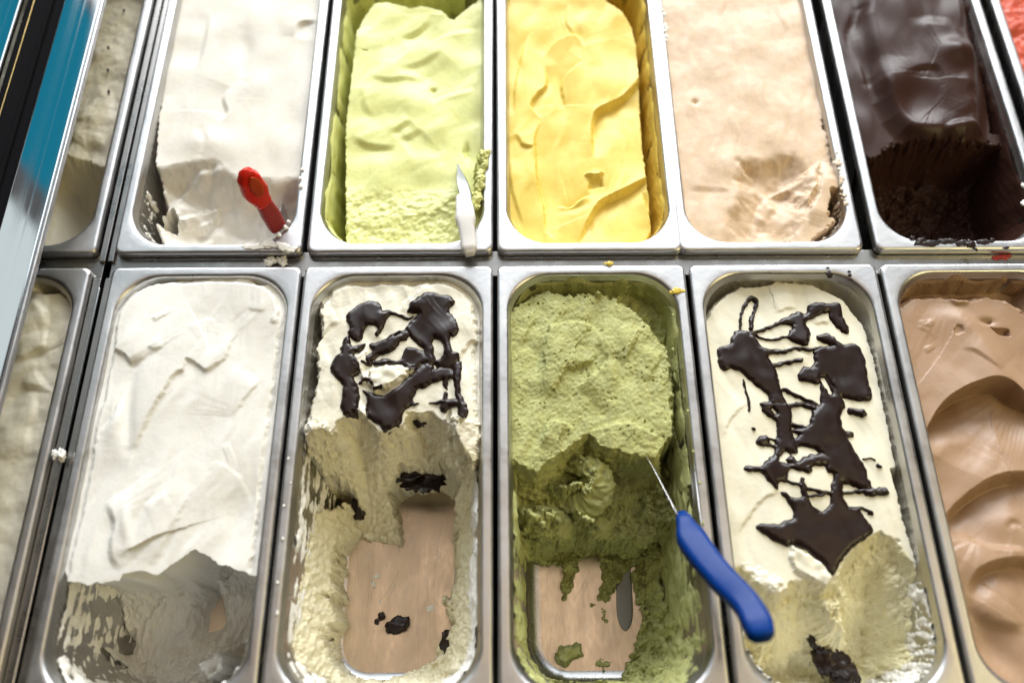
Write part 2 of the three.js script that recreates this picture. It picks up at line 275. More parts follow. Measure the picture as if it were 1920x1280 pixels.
function iceMesh(f, zFrom, zTo, nx, nz) {
  const { cx, cz } = f.pan, hw = PW / 2 - RIM, z0 = Math.max(cz - PL / 2 + RIM, zFrom), z1 = Math.min(cz + PL / 2 - RIM, zTo);
  const pos = new Float32Array((nx + 1) * (nz + 1) * 3), uv = new Float32Array((nx + 1) * (nz + 1) * 2), ok = new Uint8Array((nx + 1) * (nz + 1));
  const spread = (n, m, lo, hi, at2) => {                    // rows closer together where the surface is steep
    const M = 420, acc = [0];
    const H = Array.from({ length: M + 1 }, (_, j) => Array.from({ length: m }, (_, i) => Math.max(at2(lo + (hi - lo) * j / M, (i + 0.5) / m), -DEPTH)));
    for (let j = 0; j < M; j++) { let a = 0; for (let i = 0; i < m; i++) a += Math.hypot((hi - lo) / M, H[j + 1][i] - H[j][i]); acc.push(acc[j] + a / m + 0.35 * (hi - lo) / M); }
    const out = []; let q = 0; for (let j = 0; j <= n; j++) { const t = acc[M] * j / n; while (q < M - 1 && acc[q + 1] < t) q++; out.push(lo + (hi - lo) * (q + (t - acc[q]) / (acc[q + 1] - acc[q])) / M); } return out;
  };
  const zs = spread(nz, 20, z0, z1, (z, u) => f.h(cx - hw * 0.95 + 1.9 * hw * u, z)), xs = spread(nx, 24, cx - hw, cx + hw, (x, u) => f.h(x, z0 + (z1 - z0) * u));
  for (let j = 0; j <= nz; j++) for (let i = 0; i <= nx; i++) {
    const x = xs[i], z = zs[j], h = Math.min(f.h(x, z), -0.0022 + Math.max(0, -wallD(x - cx, z - cz, 0.006)) * 0.9), k = j * (nx + 1) + i;
    pos[k * 3] = x; pos[k * 3 + 1] = h; pos[k * 3 + 2] = z; uv[k * 2] = x; uv[k * 2 + 1] = z + h * 0.7;
    ok[k] = h > -DEPTH - 0.003 && wallD(x - cx, z - cz, clamp(-h, 0, DEPTH)) < 0.002 ? 1 : 0;
  }
  const tint = f.tint && new Float32Array(pos.length);
  if (tint) for (let k = 0; k < ok.length; k++) { const m = f.tint(pos[k * 3], pos[k * 3 + 2]); for (let c = 0; c < 3; c++) tint[k * 3 + c] = mix(1, f.inside[c], m); }
  if (f.skin) {                                             // fine relief along the surface, coarser where it is steep
    const [a0, s0, a1, s1] = f.skin, N = new Float32Array(pos.length), W = nx + 1;
    for (let j = 0; j <= nz; j++) for (let i = 0; i <= nx; i++) {
      const k = j * W + i, l = (i ? k - 1 : k) * 3, r = (i < nx ? k + 1 : k) * 3, u = (j ? k - W : k) * 3, d = (j < nz ? k + W : k) * 3;
      let x = -(pos[r + 1] - pos[l + 1]) / (pos[r] - pos[l]), z = -(pos[d + 1] - pos[u + 1]) / (pos[d + 2] - pos[u + 2]); const m = 1 / Math.hypot(x, 1, z); N[k * 3] = x * m; N[k * 3 + 1] = m; N[k * 3 + 2] = z * m;
    }
    for (let k = 0; k < ok.length; k++) if (ok[k]) {
      const x = pos[k * 3], y = pos[k * 3 + 1], z = pos[k * 3 + 2], st = ss(0.95, 0.5, N[k * 3 + 1]);
      let t = a0 * (n3(x / s0, y / s0, z / s0) + 0.5 * n3(x / s0 * 2, y / s0 * 2, z / s0 * 2 + 7));
      if (st > 0) t += st * a1 * (n3(x / s1, y / s1 + 5, z / s1) + 0.5 * n3(x / s1 * 2.1, y / s1 * 2.1, z / s1 * 2.1 + 3));
      for (let c = 0; c < 3; c++) pos[k * 3 + c] += N[k * 3 + c] * t;
    }
  }
  if (f.under) {                                            // the spoon has dug in under the lip
    const { q, B, edge, rag, ragS, k: key, under } = f.under;
    for (let k = 0; k < ok.length; k++) { const x = pos[k * 3], z = pos[k * 3 + 2]; if (outside(B, x, z)) continue; const d0 = -polySD(q, x, z), d = d0 - rag * fbm(x, z, ragS, key, 4) * (d0 > 0 ? Math.exp(-d0 / 0.004) : 1); if (d > 0 && d < edge * 2.2) pos[k * 3 + 2] -= under * Math.sin(Math.PI * Math.pow(d / (edge * 2.2), 0.8)); }
  }
  const idx = [];
  for (let j = 0; j < nz; j++) for (let i = 0; i < nx; i++) { const a = j * (nx + 1) + i, b = a + 1, c = a + nx + 1, d = c + 1; if (ok[a] + ok[b] + ok[c] + ok[d] >= 1) idx.push(a, c, b, b, c, d); }
  const g = new THREE.BufferGeometry(); g.setAttribute('position', new THREE.BufferAttribute(pos, 3)); g.setAttribute('uv', new THREE.BufferAttribute(uv, 2)); if (tint) g.setAttribute('color', new THREE.BufferAttribute(tint, 3)); g.setIndex(idx); g.computeVertexNormals(); return g;
}
// scraps stuck to the wall of a pan: thick(s, d, x, z) over the wall's run and depth
function smearMesh(pan, thick, from, to, dFrom, dTo, ns, nd) {
  const base = ring(2, 2, 0.5, 24, 60, 24), nR = base.length, pos = [], uv = [], ok = [];
  const ptAt = (d, u) => { const i = inset(d), w = PW - 2 * i, l = PL - 2 * i, pts = ringCache(d, w, l), q = ((u % 1) + 1) % 1 * pts.n, k = Math.floor(q), t = q - k, a = pts[k % pts.n], b = pts[(k + 1) % pts.n]; return [mix(a[0], b[0], t), mix(a[1], b[1], t)]; };
  for (let j = 0; j <= nd; j++) for (let i = 0; i <= ns; i++) {
    const u = mix(from, to, i / ns), d = mix(dFrom, dTo, j / nd), a = ptAt(d, u), b = ptAt(d, u + 0.002), tx = b[0] - a[0], tz = b[1] - a[1], L = Math.hypot(tx, tz) || 1, nx = -tz / L, nz = tx / L;
    const t = thick(u, d, a[0] + pan.cx, a[1] + pan.cz) - 0.0012 * noise(u * 3, d * 0.6, 0.07, 13) - 0.0003 + 0.0004 * noise(u * 3, d, 0.006, 14), e = Math.max(t, -0.0012);
    pos.push(a[0] + pan.cx + nx * e, -d + 0.12 * e, a[1] + pan.cz + nz * e); uv.push(a[0] + a[1], d * 1.0); ok.push(t > -0.0010 ? 1 : 0);
  }
  const idx = [];
  for (let j = 0; j < nd; j++) for (let i = 0; i < ns; i++) { const a = j * (ns + 1) + i, b = a + 1, c = a + ns + 1, d = c + 1; if (ok[a] + ok[b] + ok[c] + ok[d] >= 1) idx.push(a, b, c, b, d, c); }
  const g = new THREE.BufferGeometry(); g.setAttribute('position', new THREE.Float32BufferAttribute(pos, 3)); g.setAttribute('uv', new THREE.Float32BufferAttribute(uv, 2)); g.setIndex(idx); g.computeVertexNormals(); return g;
}
const rc = new Map();
function ringCache(d, w, l) { const key = d.toFixed(5); if (!rc.has(key)) { const pts = ring(w, l, IR, 24, 60, 24); pts.n = pts.length; rc.set(key, pts); } return rc.get(key); }

// chocolate poured on an ice cream: outlines and strands joined into one sheet with rounded edges
function closed(p) { return new THREE.CatmullRomCurve3(p.map(([x, z]) => new THREE.Vector3(x, 0, z)), true, 'centripetal').getPoints(p.length * 3).map((v) => [v.x, v.z]).slice(0, -1); }
function sauceMesh(field, polys, strands, holes, step = 0.0005, T = 0.003, off = 0) {
  const Q = polys.map((s) => { const q = closed(P(s, field.h0)); return [q, box2(q, 0.004)]; });
  const S = strands.map(([s, r0, r1]) => { const q = smooth(P(s, field.h0)), m = 1 / scaleOf(s) * 0.00043; return [q, lengths(q), r0 * m, (r1 ?? r0) * m, box2(q, Math.max(r0, r1 ?? r0) * m + 0.004)]; });
  const H = holes.map(([s, r]) => { const q = P(s, field.h0), m = 1 / scaleOf(s) * 0.00043; return [q, lengths(q), r * m, box2(q, r * m + 0.004)]; });
  const all = box2([...Q.flatMap((a) => a[0]), ...S.flatMap((a) => a[0])], 0.004);
  const nx = Math.ceil((all[1] - all[0]) / step), nz = Math.ceil((all[3] - all[2]) / step), pos = [], uv = [], map = new Int32Array((nx + 1) * (nz + 1)).fill(-1);
  for (let j = 0; j <= nz; j++) for (let i = 0; i <= nx; i++) {
    const x = all[0] + i * step, z = all[2] + j * step, wx = x + 0.0008 * noise(x, z, 0.007, 3), wz = z + 0.0008 * noise(x, z, 0.007, 9);
    let d = 0.01;
    const K = 0.0016, smin = (a, b) => { const h = Math.max(K - Math.abs(a - b), 0) / K; return Math.min(a, b) - h * h * K * 0.25; };
    for (const [q, B] of Q) if (!outside(B, wx, wz)) d = smin(d, polySD(q, wx, wz));
    for (const [q, L, r0, r1, B] of S) if (!outside(B, wx, wz)) { const D = lineD(q, L, wx, wz); d = smin(d, D.d - 0.88 * mix(r0, r1, D.t) * (1 + 0.2 * noise(x, z, 0.006, 4))); }
    for (const [q, L, r, B] of H) if (!outside(B, wx, wz)) d = Math.max(d, r - lineD(q, L, wx, wz).d);
    d -= 0.0003; if (d > 0.0011) continue;
    const e = clamp(-d / 0.005), t = d > 0 ? -d * 1.3 : T * Math.sqrt(1 - (1 - e) * (1 - e)) * (1 + 0.14 * noise(x, z, 0.022, 6)), r = 0.003 * ss(0, -0.003, d);
    const base = r > 0 ? (field.h(x, z) + field.h(x - r, z) + field.h(x + r, z) + field.h(x, z - r) + field.h(x, z + r)) / 5 : field.h(x, z);
    map[j * (nx + 1) + i] = pos.length / 3; pos.push(x, base + off + t, z); uv.push(x, z);
  }
  const idx = [];
  for (let j = 0; j < nz; j++) for (let i = 0; i < nx; i++) { const a = map[j * (nx + 1) + i], b = map[j * (nx + 1) + i + 1], c = map[(j + 1) * (nx + 1) + i], d = map[(j + 1) * (nx + 1) + i + 1]; if (a >= 0 && b >= 0 && c >= 0) idx.push(a, c, b); if (b >= 0 && c >= 0 && d >= 0) idx.push(b, c, d); }
  const g = new THREE.BufferGeometry(); g.setAttribute('position', new THREE.Float32BufferAttribute(pos, 3)); g.setAttribute('uv', new THREE.Float32BufferAttribute(uv, 2)); g.setIndex(idx); g.computeVertexNormals(); return g;
}
// an irregular crumb or chip resting at a place
function chip(px, py, lvl, r, flat = 0.5, k = 0, stretch = 1, turn = 0) {
  const g = mergeVertices(new THREE.IcosahedronGeometry(1, 3).deleteAttribute('normal').deleteAttribute('uv')), a = g.attributes.position, [x, z] = at(px, py, lvl);
  for (let i = 0; i < a.count; i++) { const v = new THREE.Vector3().fromBufferAttribute(a, i), n = 1 + 0.45 * n3(v.x * 1.6 + k, v.y * 1.6, v.z * 1.6) + 0.2 * n3(v.x * 4, v.y * 4 + k, v.z * 4); v.multiplyScalar(n * r); v.y *= flat; v.x *= stretch; a.setXYZ(i, v.x, v.y, v.z); }
  g.rotateY(turn); g.translate(x, lvl + r * flat * 0.5, z); g.computeVertexNormals();
  const uv = new Float32Array(a.count * 2); for (let i = 0; i < a.count; i++) { uv[i * 2] = a.getX(i); uv[i * 2 + 1] = a.getZ(i); } g.setAttribute('uv', new THREE.BufferAttribute(uv, 2)); return g;
}
function ice(label, category) { return thing('ice_cream', label, category ?? 'ice cream'); }

const mMilk = creamMat([0.385, 0.248, 0.158], { mott: 0.05, bump: 0.00003, rough: 0.42, coat: 0.12 });
// ================================================================ near row
const FL = -DEPTH - 0.004;                                  // below the steel: nothing left
const cavity = (deep, k, s = 0.02, amp = 0.008) => (x, z) => deep + amp * fbm(x, z, s, k, 4) + 0.004 * ridged(x, z, 0.014, k + 2);
const mWhite = creamMat([0.84, 0.825, 0.77], { mott: 0.03, bump: 0.00002 });
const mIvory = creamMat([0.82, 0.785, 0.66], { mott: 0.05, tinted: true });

// --- plain white, scooped at the near end
{
  const t = ice('plain white ice cream in soft folds, hollowed by scooping at its near end'), f = new Field(pans.l1, -0.003);
  f.rough(0.0011, 0.07, 1, 1).rough(0.00010, 0.014, 2, 2).sweep(0.0009, 0.022, 0.14, 0.28, 1);
  f.bump('O 330,760', 0.07, 0.16, 0.004).dropRagged(0.005, 0.004, 2, 0.06);
  f.cut('O 210,500 215,530 262,545 300,532 330,525 460,520 480,535 495,532 540,520 540,500', -0.014, 0.006, 0.001);
  f.fold('LA 1440,430 1390,410 1330,480 1290,590 1220,640 1190,665 1150,640 1110,610 1070,600 1050,660 1010,680 940,790 880,880 830,980 760,1130 720,1270', 0.0026, 0.016, -1);
  f.fold('LA 640,530 690,550 740,590 772,640', 0.0032, 0.014, 1, 0.002);
  f.groove('LA 770,640 755,720 735,850 735,1000 745,1110', 0.006, 0.0032).groove('LA 640,900 560,1050 510,1150', 0.004, 0.0014);
  f.fold('LA 690,740 640,900 560,1050 510,1150', 0.0012, 0.01, -1);
  f.bump('LA 690,900', 0.006, 0.03, 0.002, 0.1);
  f.fold('LA 850,515 895,545 950,525', 0.0012, 0.008, 1).fold('LA 880,350 905,385', 0.0010, 0.006, 1).fold('LA 1080,430 1180,370 1240,385', 0.0009, 0.01, -1);
  f.fold('LA 1490,700 1420,790 1350,890 1340,930', 0.0016, 0.014, -1).fold('LA 1270,1100 1320,1078', 0.0006, 0.008, -1).fold('LA 1410,300 1450,310 1530,320', 0.0011, 0.008, 1).fold('LA 1540,370 1610,390', 0.0013, 0.006, 1);
  f.bump('LB 1350,350', 0.024, 0.034, -0.0038, 0.3, 1.6);
  f.fold('LA 1190,1190 1270,1200 1330,1240 1400,1290', 0.0006, 0.012, -1).fold('LB 1390,0 1440,70 1490,170 1510,250', 0.0005, 0.012, -1);
  f.fold('LB 640,190 690,280 700,360 685,440 690,540 740,605', 0.0042, 0.02, 1, 0.0035);
  f.fold('LB 1180,90 1120,200 1040,340 975,460 920,585', 0.0016, 0.014, -1, 0.003);
  f.bump('LB 770,340', 0.004, 0.014, 0.0016, -0.25).fold('LB 870,240 940,200 1010,150', 0.0008, 0.01, -1);
  f.skin = [0.00004, 0.004, 0.0006, 0.009];
  const bottom = (x, z, h, d) => { const u = ss(0.004, 0.05, d); return -0.082 - 0.03 * u + 0.007 * fbm(x, z, 0.03, 11, 4) + 0.0035 * ridged(x + 0.4 * z, z, 0.012, 4) + 0.0018 * fbm(x, z, 0.004, 5); };
  f.cave('LB 200,560 370,585 380,640 400,668 540,692 640,676 725,682 738,625 850,606 940,632 1030,582 1110,522 1170,484 1230,512 1300,562 1400,592 1510,628 1620,650 1700,1700 0,1700', bottom, 0.02, 0.0022, 0.012, f.h0, 0.022);
  f.cut('LB 1215,830 1330,830 1385,920 1395,1000 1340,1080 1190,1110 1040,1130 940,1110 960,1090 1170,1060 1180,970 1230,900', FL, 0.012, 0.003, 0.008, -0.115);
  f.cut('LB 320,780 520,830 600,860 690,960 770,1080 770,1190 720,1230 620,1180 600,1090 480,1280 330,1280 420,1100 330,960', FL, 0.006, 0.006, 0.012, -0.1);
  f.lump('LB 1190,1150 1275,1050 1370,1100 1350,1230 1250,1290 1180,1240', 0.05, 0.006, 0.003, -0.06);
  f.lump('LB 620,1180 700,1130 760,1170 720,1290 640,1290', 0.02, 0.006, 0.003, -0.1);
  mesh('ice_cream_body', iceMesh(f, -1, 1, 270, 640), mWhite, t);
  const sm = (u, d, x, z) => 0.0028 * (0.75 * fbm(u * 1.4, d * 1.2, 0.022, 3, 4) + 0.9 * fbm(u * 0.45, d * 2.4, 0.018, 5, 4) - 0.12) + 0.0012 * ss(0.05, 0.015, d) - (z < 0.235 ? 0.01 : 0) ;
  mesh('scraped_smear', smearMesh(pans.l1, sm, -0.12, 0.55, 0.012, 0.118, 420, 120), mWhite, t);
}
// --- white with broken chocolate, half emptied
{
  const t = ice('white ice cream under broken chocolate sauce, scraped to the bare pan floor'), f = new Field(pans.l2, -0.005);
  f.rough(0.0016, 0.05, 21, 2).rough(0.00015, 0.014, 22, 2).sweep(0.0010, 0.02, 0.09, -0.3, 2).dropRagged(0.006, 0.004, 2, 0.05);
  f.cut('MA 150,240 318,240 340,450 300,560 318,700 290,850 240,1000 225,1140 100,1150', (x, z) => -0.035 + 0.008 * fbm(x, z, 0.02, 3), 0.006, 0.002);
  f.fold('MA 860,330 890,260 930,200 1000,190', 0.002, 0.012, -1).fold('MA 495,140 500,250 510,300', 0.001, 0.012, -1, 0.002).fold('MA 1290,500 1230,510 1180,560 1150,640', 0.003, 0.012, -1).fold('MA 800,330 830,280 860,240', 0.0016, 0.01, -1);
  f.fold('MA 330,480 380,420 440,390', 0.002, 0.012, 1).bump('MA 420,700', 0.012, 0.03, 0.003).groove('MA 370,520 390,640 380,780', 0.005, 0.002);
  f.lump('MA 600,690 700,660 830,665 890,680 830,740 740,800 640,820 610,770', 0.005, 0.003, 0.001);
  f.lump('MA 520,610 600,560 610,610 590,690 620,740 580,780 550,700', 0.003, 0.003, 0.001);
  f.lump('MA 560,860 620,980 560,960 540,900', 0.003, 0.003, 0.001);
  f.bump('MA 1230,830', 0.014, 0.03, 0.003).bump('MA 1200,1080', 0.016, 0.012, 0.004);
  f.skin = [0.00008, 0.005, 0.0014, 0.009];
  const face = (x, z, h, d) => -0.012 - 0.103 * Math.pow(ss(0, 0.058, d), 0.85) + 0.003 * fbm(x, z, 0.012, 31, 3) + 0.0016 * fbm(x * 1.0, z * 0.5, 0.006, 33) ;
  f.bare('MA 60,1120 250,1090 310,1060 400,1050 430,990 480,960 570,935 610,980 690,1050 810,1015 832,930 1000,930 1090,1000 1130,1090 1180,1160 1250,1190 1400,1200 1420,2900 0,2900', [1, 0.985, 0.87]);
  f.cave('MA 60,1120 250,1090 310,1060 400,1050 430,990 480,960 570,935 610,980 690,1050 810,1015 832,930 1000,930 1090,1000 1130,1090 1180,1160 1250,1190 1400,1200 1420,2900 0,2900', face, 0.006, 0.003, 0.014);
  f.lump('MA 240,1060 400,1060 420,1180 360,1270 280,1250', 0.010, 0.006, 0.004, -0.03).lump('MA 1130,1050 1270,1080 1290,1400 1200,1350 1150,1200', 0.02, 0.006, 0.004, -0.03);
  f.groove('MA 1110,1040 1120,1150 1140,1290', 0.0016, 0.006, -0.05);
  // bare floor
  f.cut('MB 745,320 770,280 840,222 1040,215 1110,270 1135,310 1100,400 1108,640 1120,700 1088,800 1075,860 1030,830 1100,980 1010,1080 985,1160 880,1222 700,1300 520,1270 450,1190 428,1085 440,1000 482,965 432,850 480,832 440,760 470,690 462,590 515,535 545,472 700,492 790,520 780,430', FL, 0.005, 0.004, 0.009, -0.116);
  f.cut('MB 280,200 370,150 420,230 520,240 560,260 580,380 500,330 400,400 370,430 330,480 280,440', FL, 0.006, 0.004, 0.009, -0.1);
  const crumb = (x, z, h) => h > -0.119 && h < -0.06 ? h + (0.006 + 0.004 * fbm(x, z, 0.012, 41, 4)) * ss(-0.06, -0.085, h) : h;
  f.add(null, crumb).climb(0.03, 0.012);
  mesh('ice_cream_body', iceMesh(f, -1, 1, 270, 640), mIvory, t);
  const sm = (u, d, x, z) => 0.0036 * (0.75 * fbm(u * 1.3, d * 1.2, 0.022, 7, 4) + 0.9 * fbm(u * 0.4, d * 2.4, 0.018, 5, 4) + (x < pans.l2.cx ? -0.10 : 0.16)) - 0.008 * ss(0.1, 0.11, d) - (z < 0.165 ? 0.01 : 0);
  for (const [x, y, r, q] of [[700, 1095, 0.0032, 0.35], [712, 1128, 0.002, 0.4], [706, 1080, 0.0018, 1.8], [806, 1140, 0.002, 1.6], [725, 1060, 0.0014, 0.5]]) mesh('thin_smear', chip(x, y, -0.1199, r, 0.07, x, q, 0.3), mWhite, t);
  mesh('scraped_smear', smearMesh(pans.l2, sm, -0.25, 0.58, 0.012, 0.119, 620, 150), mWhite, t);
  const polys = ['MA 480,360 530,310 560,285 620,270 670,280 690,310 692,330 740,330 790,345 850,365 880,360 840,385 790,360 740,362 715,385 700,430 680,460 660,480 650,470 665,440 650,420 610,415 590,430 580,470 560,505 540,515 515,495 490,465 500,440 485,400',
    'MA 860,285 920,250 960,225 1060,235 1100,245 1132,275 1095,320 1110,360 1145,410 1145,460 1120,490 1100,480 1120,580 1150,590 1150,640 1115,680 1080,690 1000,640 1060,600 1045,510 1000,500 1000,560 1010,630 985,660 940,600 940,555 880,510 850,470 830,440 870,385 910,350 850,335',
    'MA 740,480 800,450 840,455 850,490 800,520 770,560 710,590 660,600 630,650 605,655 600,600 630,570 620,530 680,510',
    'MA 490,480 515,550 590,520 570,570 520,595 550,640 550,700 520,730 540,760 550,900 535,955 480,965 450,930 445,880 455,850 460,780 410,730 385,680 390,650 410,610 440,595 445,560 470,500',
    'MA 640,640 700,618 800,630 820,580 850,548 910,560 980,610 1000,650 960,640 900,680 850,680 800,655 700,658 650,655',
    'MA 980,640 1000,700 985,760 940,790 900,800 880,870 910,885 860,905 820,930 800,1000 760,1030 710,1055 670,1010 610,970 590,920 600,850 570,800 620,815 700,835 780,795 830,745 880,700',
    'MA 1000,680 1100,670 1115,730 1090,750 1080,800 1065,790 1055,740 1000,760 990,740', 'MA 975,875 1060,860 1065,815 1080,820 1090,860 1150,870 1150,910 1100,915 1070,945 1040,910 1055,890 985,880',
    'MA 1120,670 1165,635 1170,680 1160,740 1165,830 1200,910 1205,960 1180,1010 1150,990 1150,930 1130,800'];
  mesh('chocolate_sauce', sauceMesh(f, polys, [['MA 560,760 600,740 625,770', 10], ['MA 530,800 545,840 540,900', 9], ['MA 650,800 690,790', 8], ['MA 570,640 620,655', 6]], [['MA 770,480 800,470', 3]]), mSauce, t);
  let k = 0;
  for (const [x, y, h, r, s, a] of [[737, 890, -0.07, 0.009, 0.6, 1], [770, 880, -0.07, 0.010, 1.5, 0.4], [800, 895, -0.08, 0.012, 1.3, -0.5], [780, 905, -0.085, 0.007, 2, 0], [672, 955, -0.1, 0.009, 0.6, 0.2], [745, 1172, -0.117, 0.006, 1.6, 0.3], [750, 1165, -0.117, 0.005, 0.6, 0.4], [715, 1155, -0.118, 0.003, 1, 0], [706, 1165, -0.118, 0.002, 1, 0], [846, 1205, -0.105, 0.009, 0.9, 0.5], [855, 1232, -0.105, 0.008, 0.9, -0.6], [733, 850, -0.05, 0.004, 0.7, 0], [788, 792, -0.018, 0.004, 1.2, 0]]) mesh('chocolate_chip', chip(x, y, h, r, 0.45, k += 3.7, s, a), mSauce, t);
}
// --- pistachio
const mGreen = creamMat([0.485, 0.505, 0.22], { mott: 0.16, bump: 0.0002, grain: true, rough: 0.62, spec: 0.4, rep: 16 });
{
  const t = ice('green pistachio ice cream with a grainy top, scooped into a dark cave'), f = new Field(pans.l3, -0.011);
  f.rough(0.002, 0.05, 51, 2).rough(0.0005, 0.014, 52, 3).sweep(0.0012, 0.018, 0.08, 0.2, 10);
  f.cut('NA 180,40 200,330 280,260 400,215 520,240 640,225 760,240 900,310 990,400 1110,550 1150,760 1150,1000 1180,1300 1500,1300 1500,0', (x, z) => -0.032 + 0.006 * fbm(x, z, 0.02, 8), 0.006, 0.003, 0.009);
  f.fold('NA 395,850 390,700 395,560 430,440 500,410 600,405 680,440 720,500 735,560', 0.0035, 0.012, -1, 0.002).fold('NA 735,580 680,600 650,640 580,660 500,690 470,740 455,880', 0.0042, 0.012, -1, 0.002).fold('NA 780,600 750,660 700,710 640,750 585,795', 0.0054, 0.014, 1, 0.002);
  f.fold('NA 960,420 920,520 880,600 850,660', 0.0035, 0.014, -1).fold('NA 250,530 290,440 350,350', 0.0029, 0.012, 1).fold('NA 1000,760 1050,660 1090,560', 0.0032, 0.014, 1).fold('NA 350,1100 370,960 395,860', 0.0022, 0.012, 1).bump('NA 420,620', 0.007, 0.05, 0.002, 0.05);
  f.fold('NA 360,1150 430,1010 500,1000 560,1060', 0.0048, 0.012, -1).fold('NA 640,1050 760,1030 870,1010 960,1040 1080,1090', 0.0032, 0.012, -1).bump('NA 900,700', 0.02, 0.02, -0.002).lump('NA 640,150 660,160 720,240 700,260', 0.006, 0.002, 0.0005);
  f.skin = [0.00026, 0.0045, 0.0018, 0.009]; f.rough(0.0004, 0.007, 58, 2).add(null, (x, z, h) => h - 0.0012 * ss(0.62, 0.85, noise(x, z, 0.0045, 9)) * ss(-0.2, 0.5, noise(x, z, 0.03, 10)));
  const cave = (x, z, h, d) => -0.044 - 0.016 * ss(0.0, 0.05, d) + 0.010 * fbm(x, z, 0.03, 61, 3) + 0.003 * ridged(x, z, 0.012, 62) + 0.0022 * fbm(x, z, 0.005, 63);
  f.cave('NA 100,1320 200,1215 340,1290 380,1250 450,1195 560,1115 660,1050 720,1130 790,1160 900,1190 1050,1200 1110,1110 1200,1190 1400,1200 1400,2900 0,2900', cave, 0.022, 0.003, 0.014, f.h0, 0.004);
  f.lump('NB 430,110 500,95 570,120 615,180 600,310 520,315 480,270 390,300 310,240 280,230 440,210 520,170', 0.030, 0.009, 0.003, -0.035);
  f.lump('NB 440,350 540,390 640,470 600,490 520,470 440,420', 0.028, 0.008, 0.004, -0.05).lump('NB 150,380 300,370 420,440 330,500 180,520', 0.022, 0.010, 0.004, -0.06).lump('NB 800,280 860,330 890,430 860,480 800,400', 0.014, 0.006, 0.003, -0.07);
  f.cut('NB 60,520 240,540 440,490 620,520 690,510 800,530 900,470 960,480 1300,470 1400,1600 0,1600', (x, z) => -0.113 + 0.006 * fbm(x, z, 0.014, 71, 4) + 0.003 * fbm(x, z, 0.004, 72), 0.006, 0.004, 0.01, -0.085);
  f.cut('NB 880,120 960,0 1040,20 1060,300 1010,360 950,300', -0.09, 0.005, 0.003, 0.01, -0.06).cut('NB 980,520 1040,500 1060,760 1045,1000 1040,1150 1015,900 990,700', FL, 0.003, 0.002, 0.01, -0.11);
  f.cut('NB 150,640 410,630 395,740 405,815 440,740 490,600 560,560 600,570 620,700 600,820 650,820 700,720 760,640 800,625 830,650 765,690 800,760 800,850 840,900 830,1000 790,1100 740,1200 720,1300 150,1300 180,1100 140,850', FL, 0.003, 0.003, 0.008, -0.117);
  f.lump('NB 340,1110 400,1075 480,1060 510,1050 500,1130 460,1160 400,1200 350,1165', 0.013, 0.004, 0.002, -0.119);
  f.lump('NB 540,840 575,850 560,875 545,860', 0.009, 0.002, 0.002, -0.119);
  f.lump('NB 600,860 640,880 640,960 600,930', 0.0062, 0.005, 0.004, -0.119);
  f.lump('NB 545,1140 600,1140 690,1150 650,1210 600,1230', 0.006, 0.005, 0.004, -0.119);
  f.climb(0.035, 0.014);
  mesh('ice_cream_body', iceMesh(f, -1, 1, 270, 640), mGreen, t);
  mesh('wall_film', smearMesh(pans.l3, (u, d, x, z) => 0.0013 + 0.0006 * fbm(u * 1.0, d * 1.1, 0.05, 64, 3) - 0.004 * ss(0.012, 0.004, d + 0.004 * noise(u * 1.5, 0, 0.05, 3)), 0.42, 0.9, 0.004, 0.06, 300, 60), mGreen, t, 'thin green film left on the steel wall');
  const sm = (u, d, x, z) => -0.008 * ss(0.1, 0.11, d) + 0.003 * (0.8 * fbm(u * 1.3, d, 0.022, 17, 4) + 0.8 * fbm(u * 0.4, d * 2.4, 0.018, 15, 4) + 0.12 + 0.4 * (x > pans.l3.cx ? ss(0.02, 0.07, d) : 0) - 0.5 * ss(0.02, 0.0, d)) - (z < 0.16 && x < pans.l3.cx ? 0.01 : 0);
  mesh('scraped_smear', smearMesh(pans.l3, sm, -0.48, 0.52, 0.012, 0.119, 560, 130), mGreen, t);
}
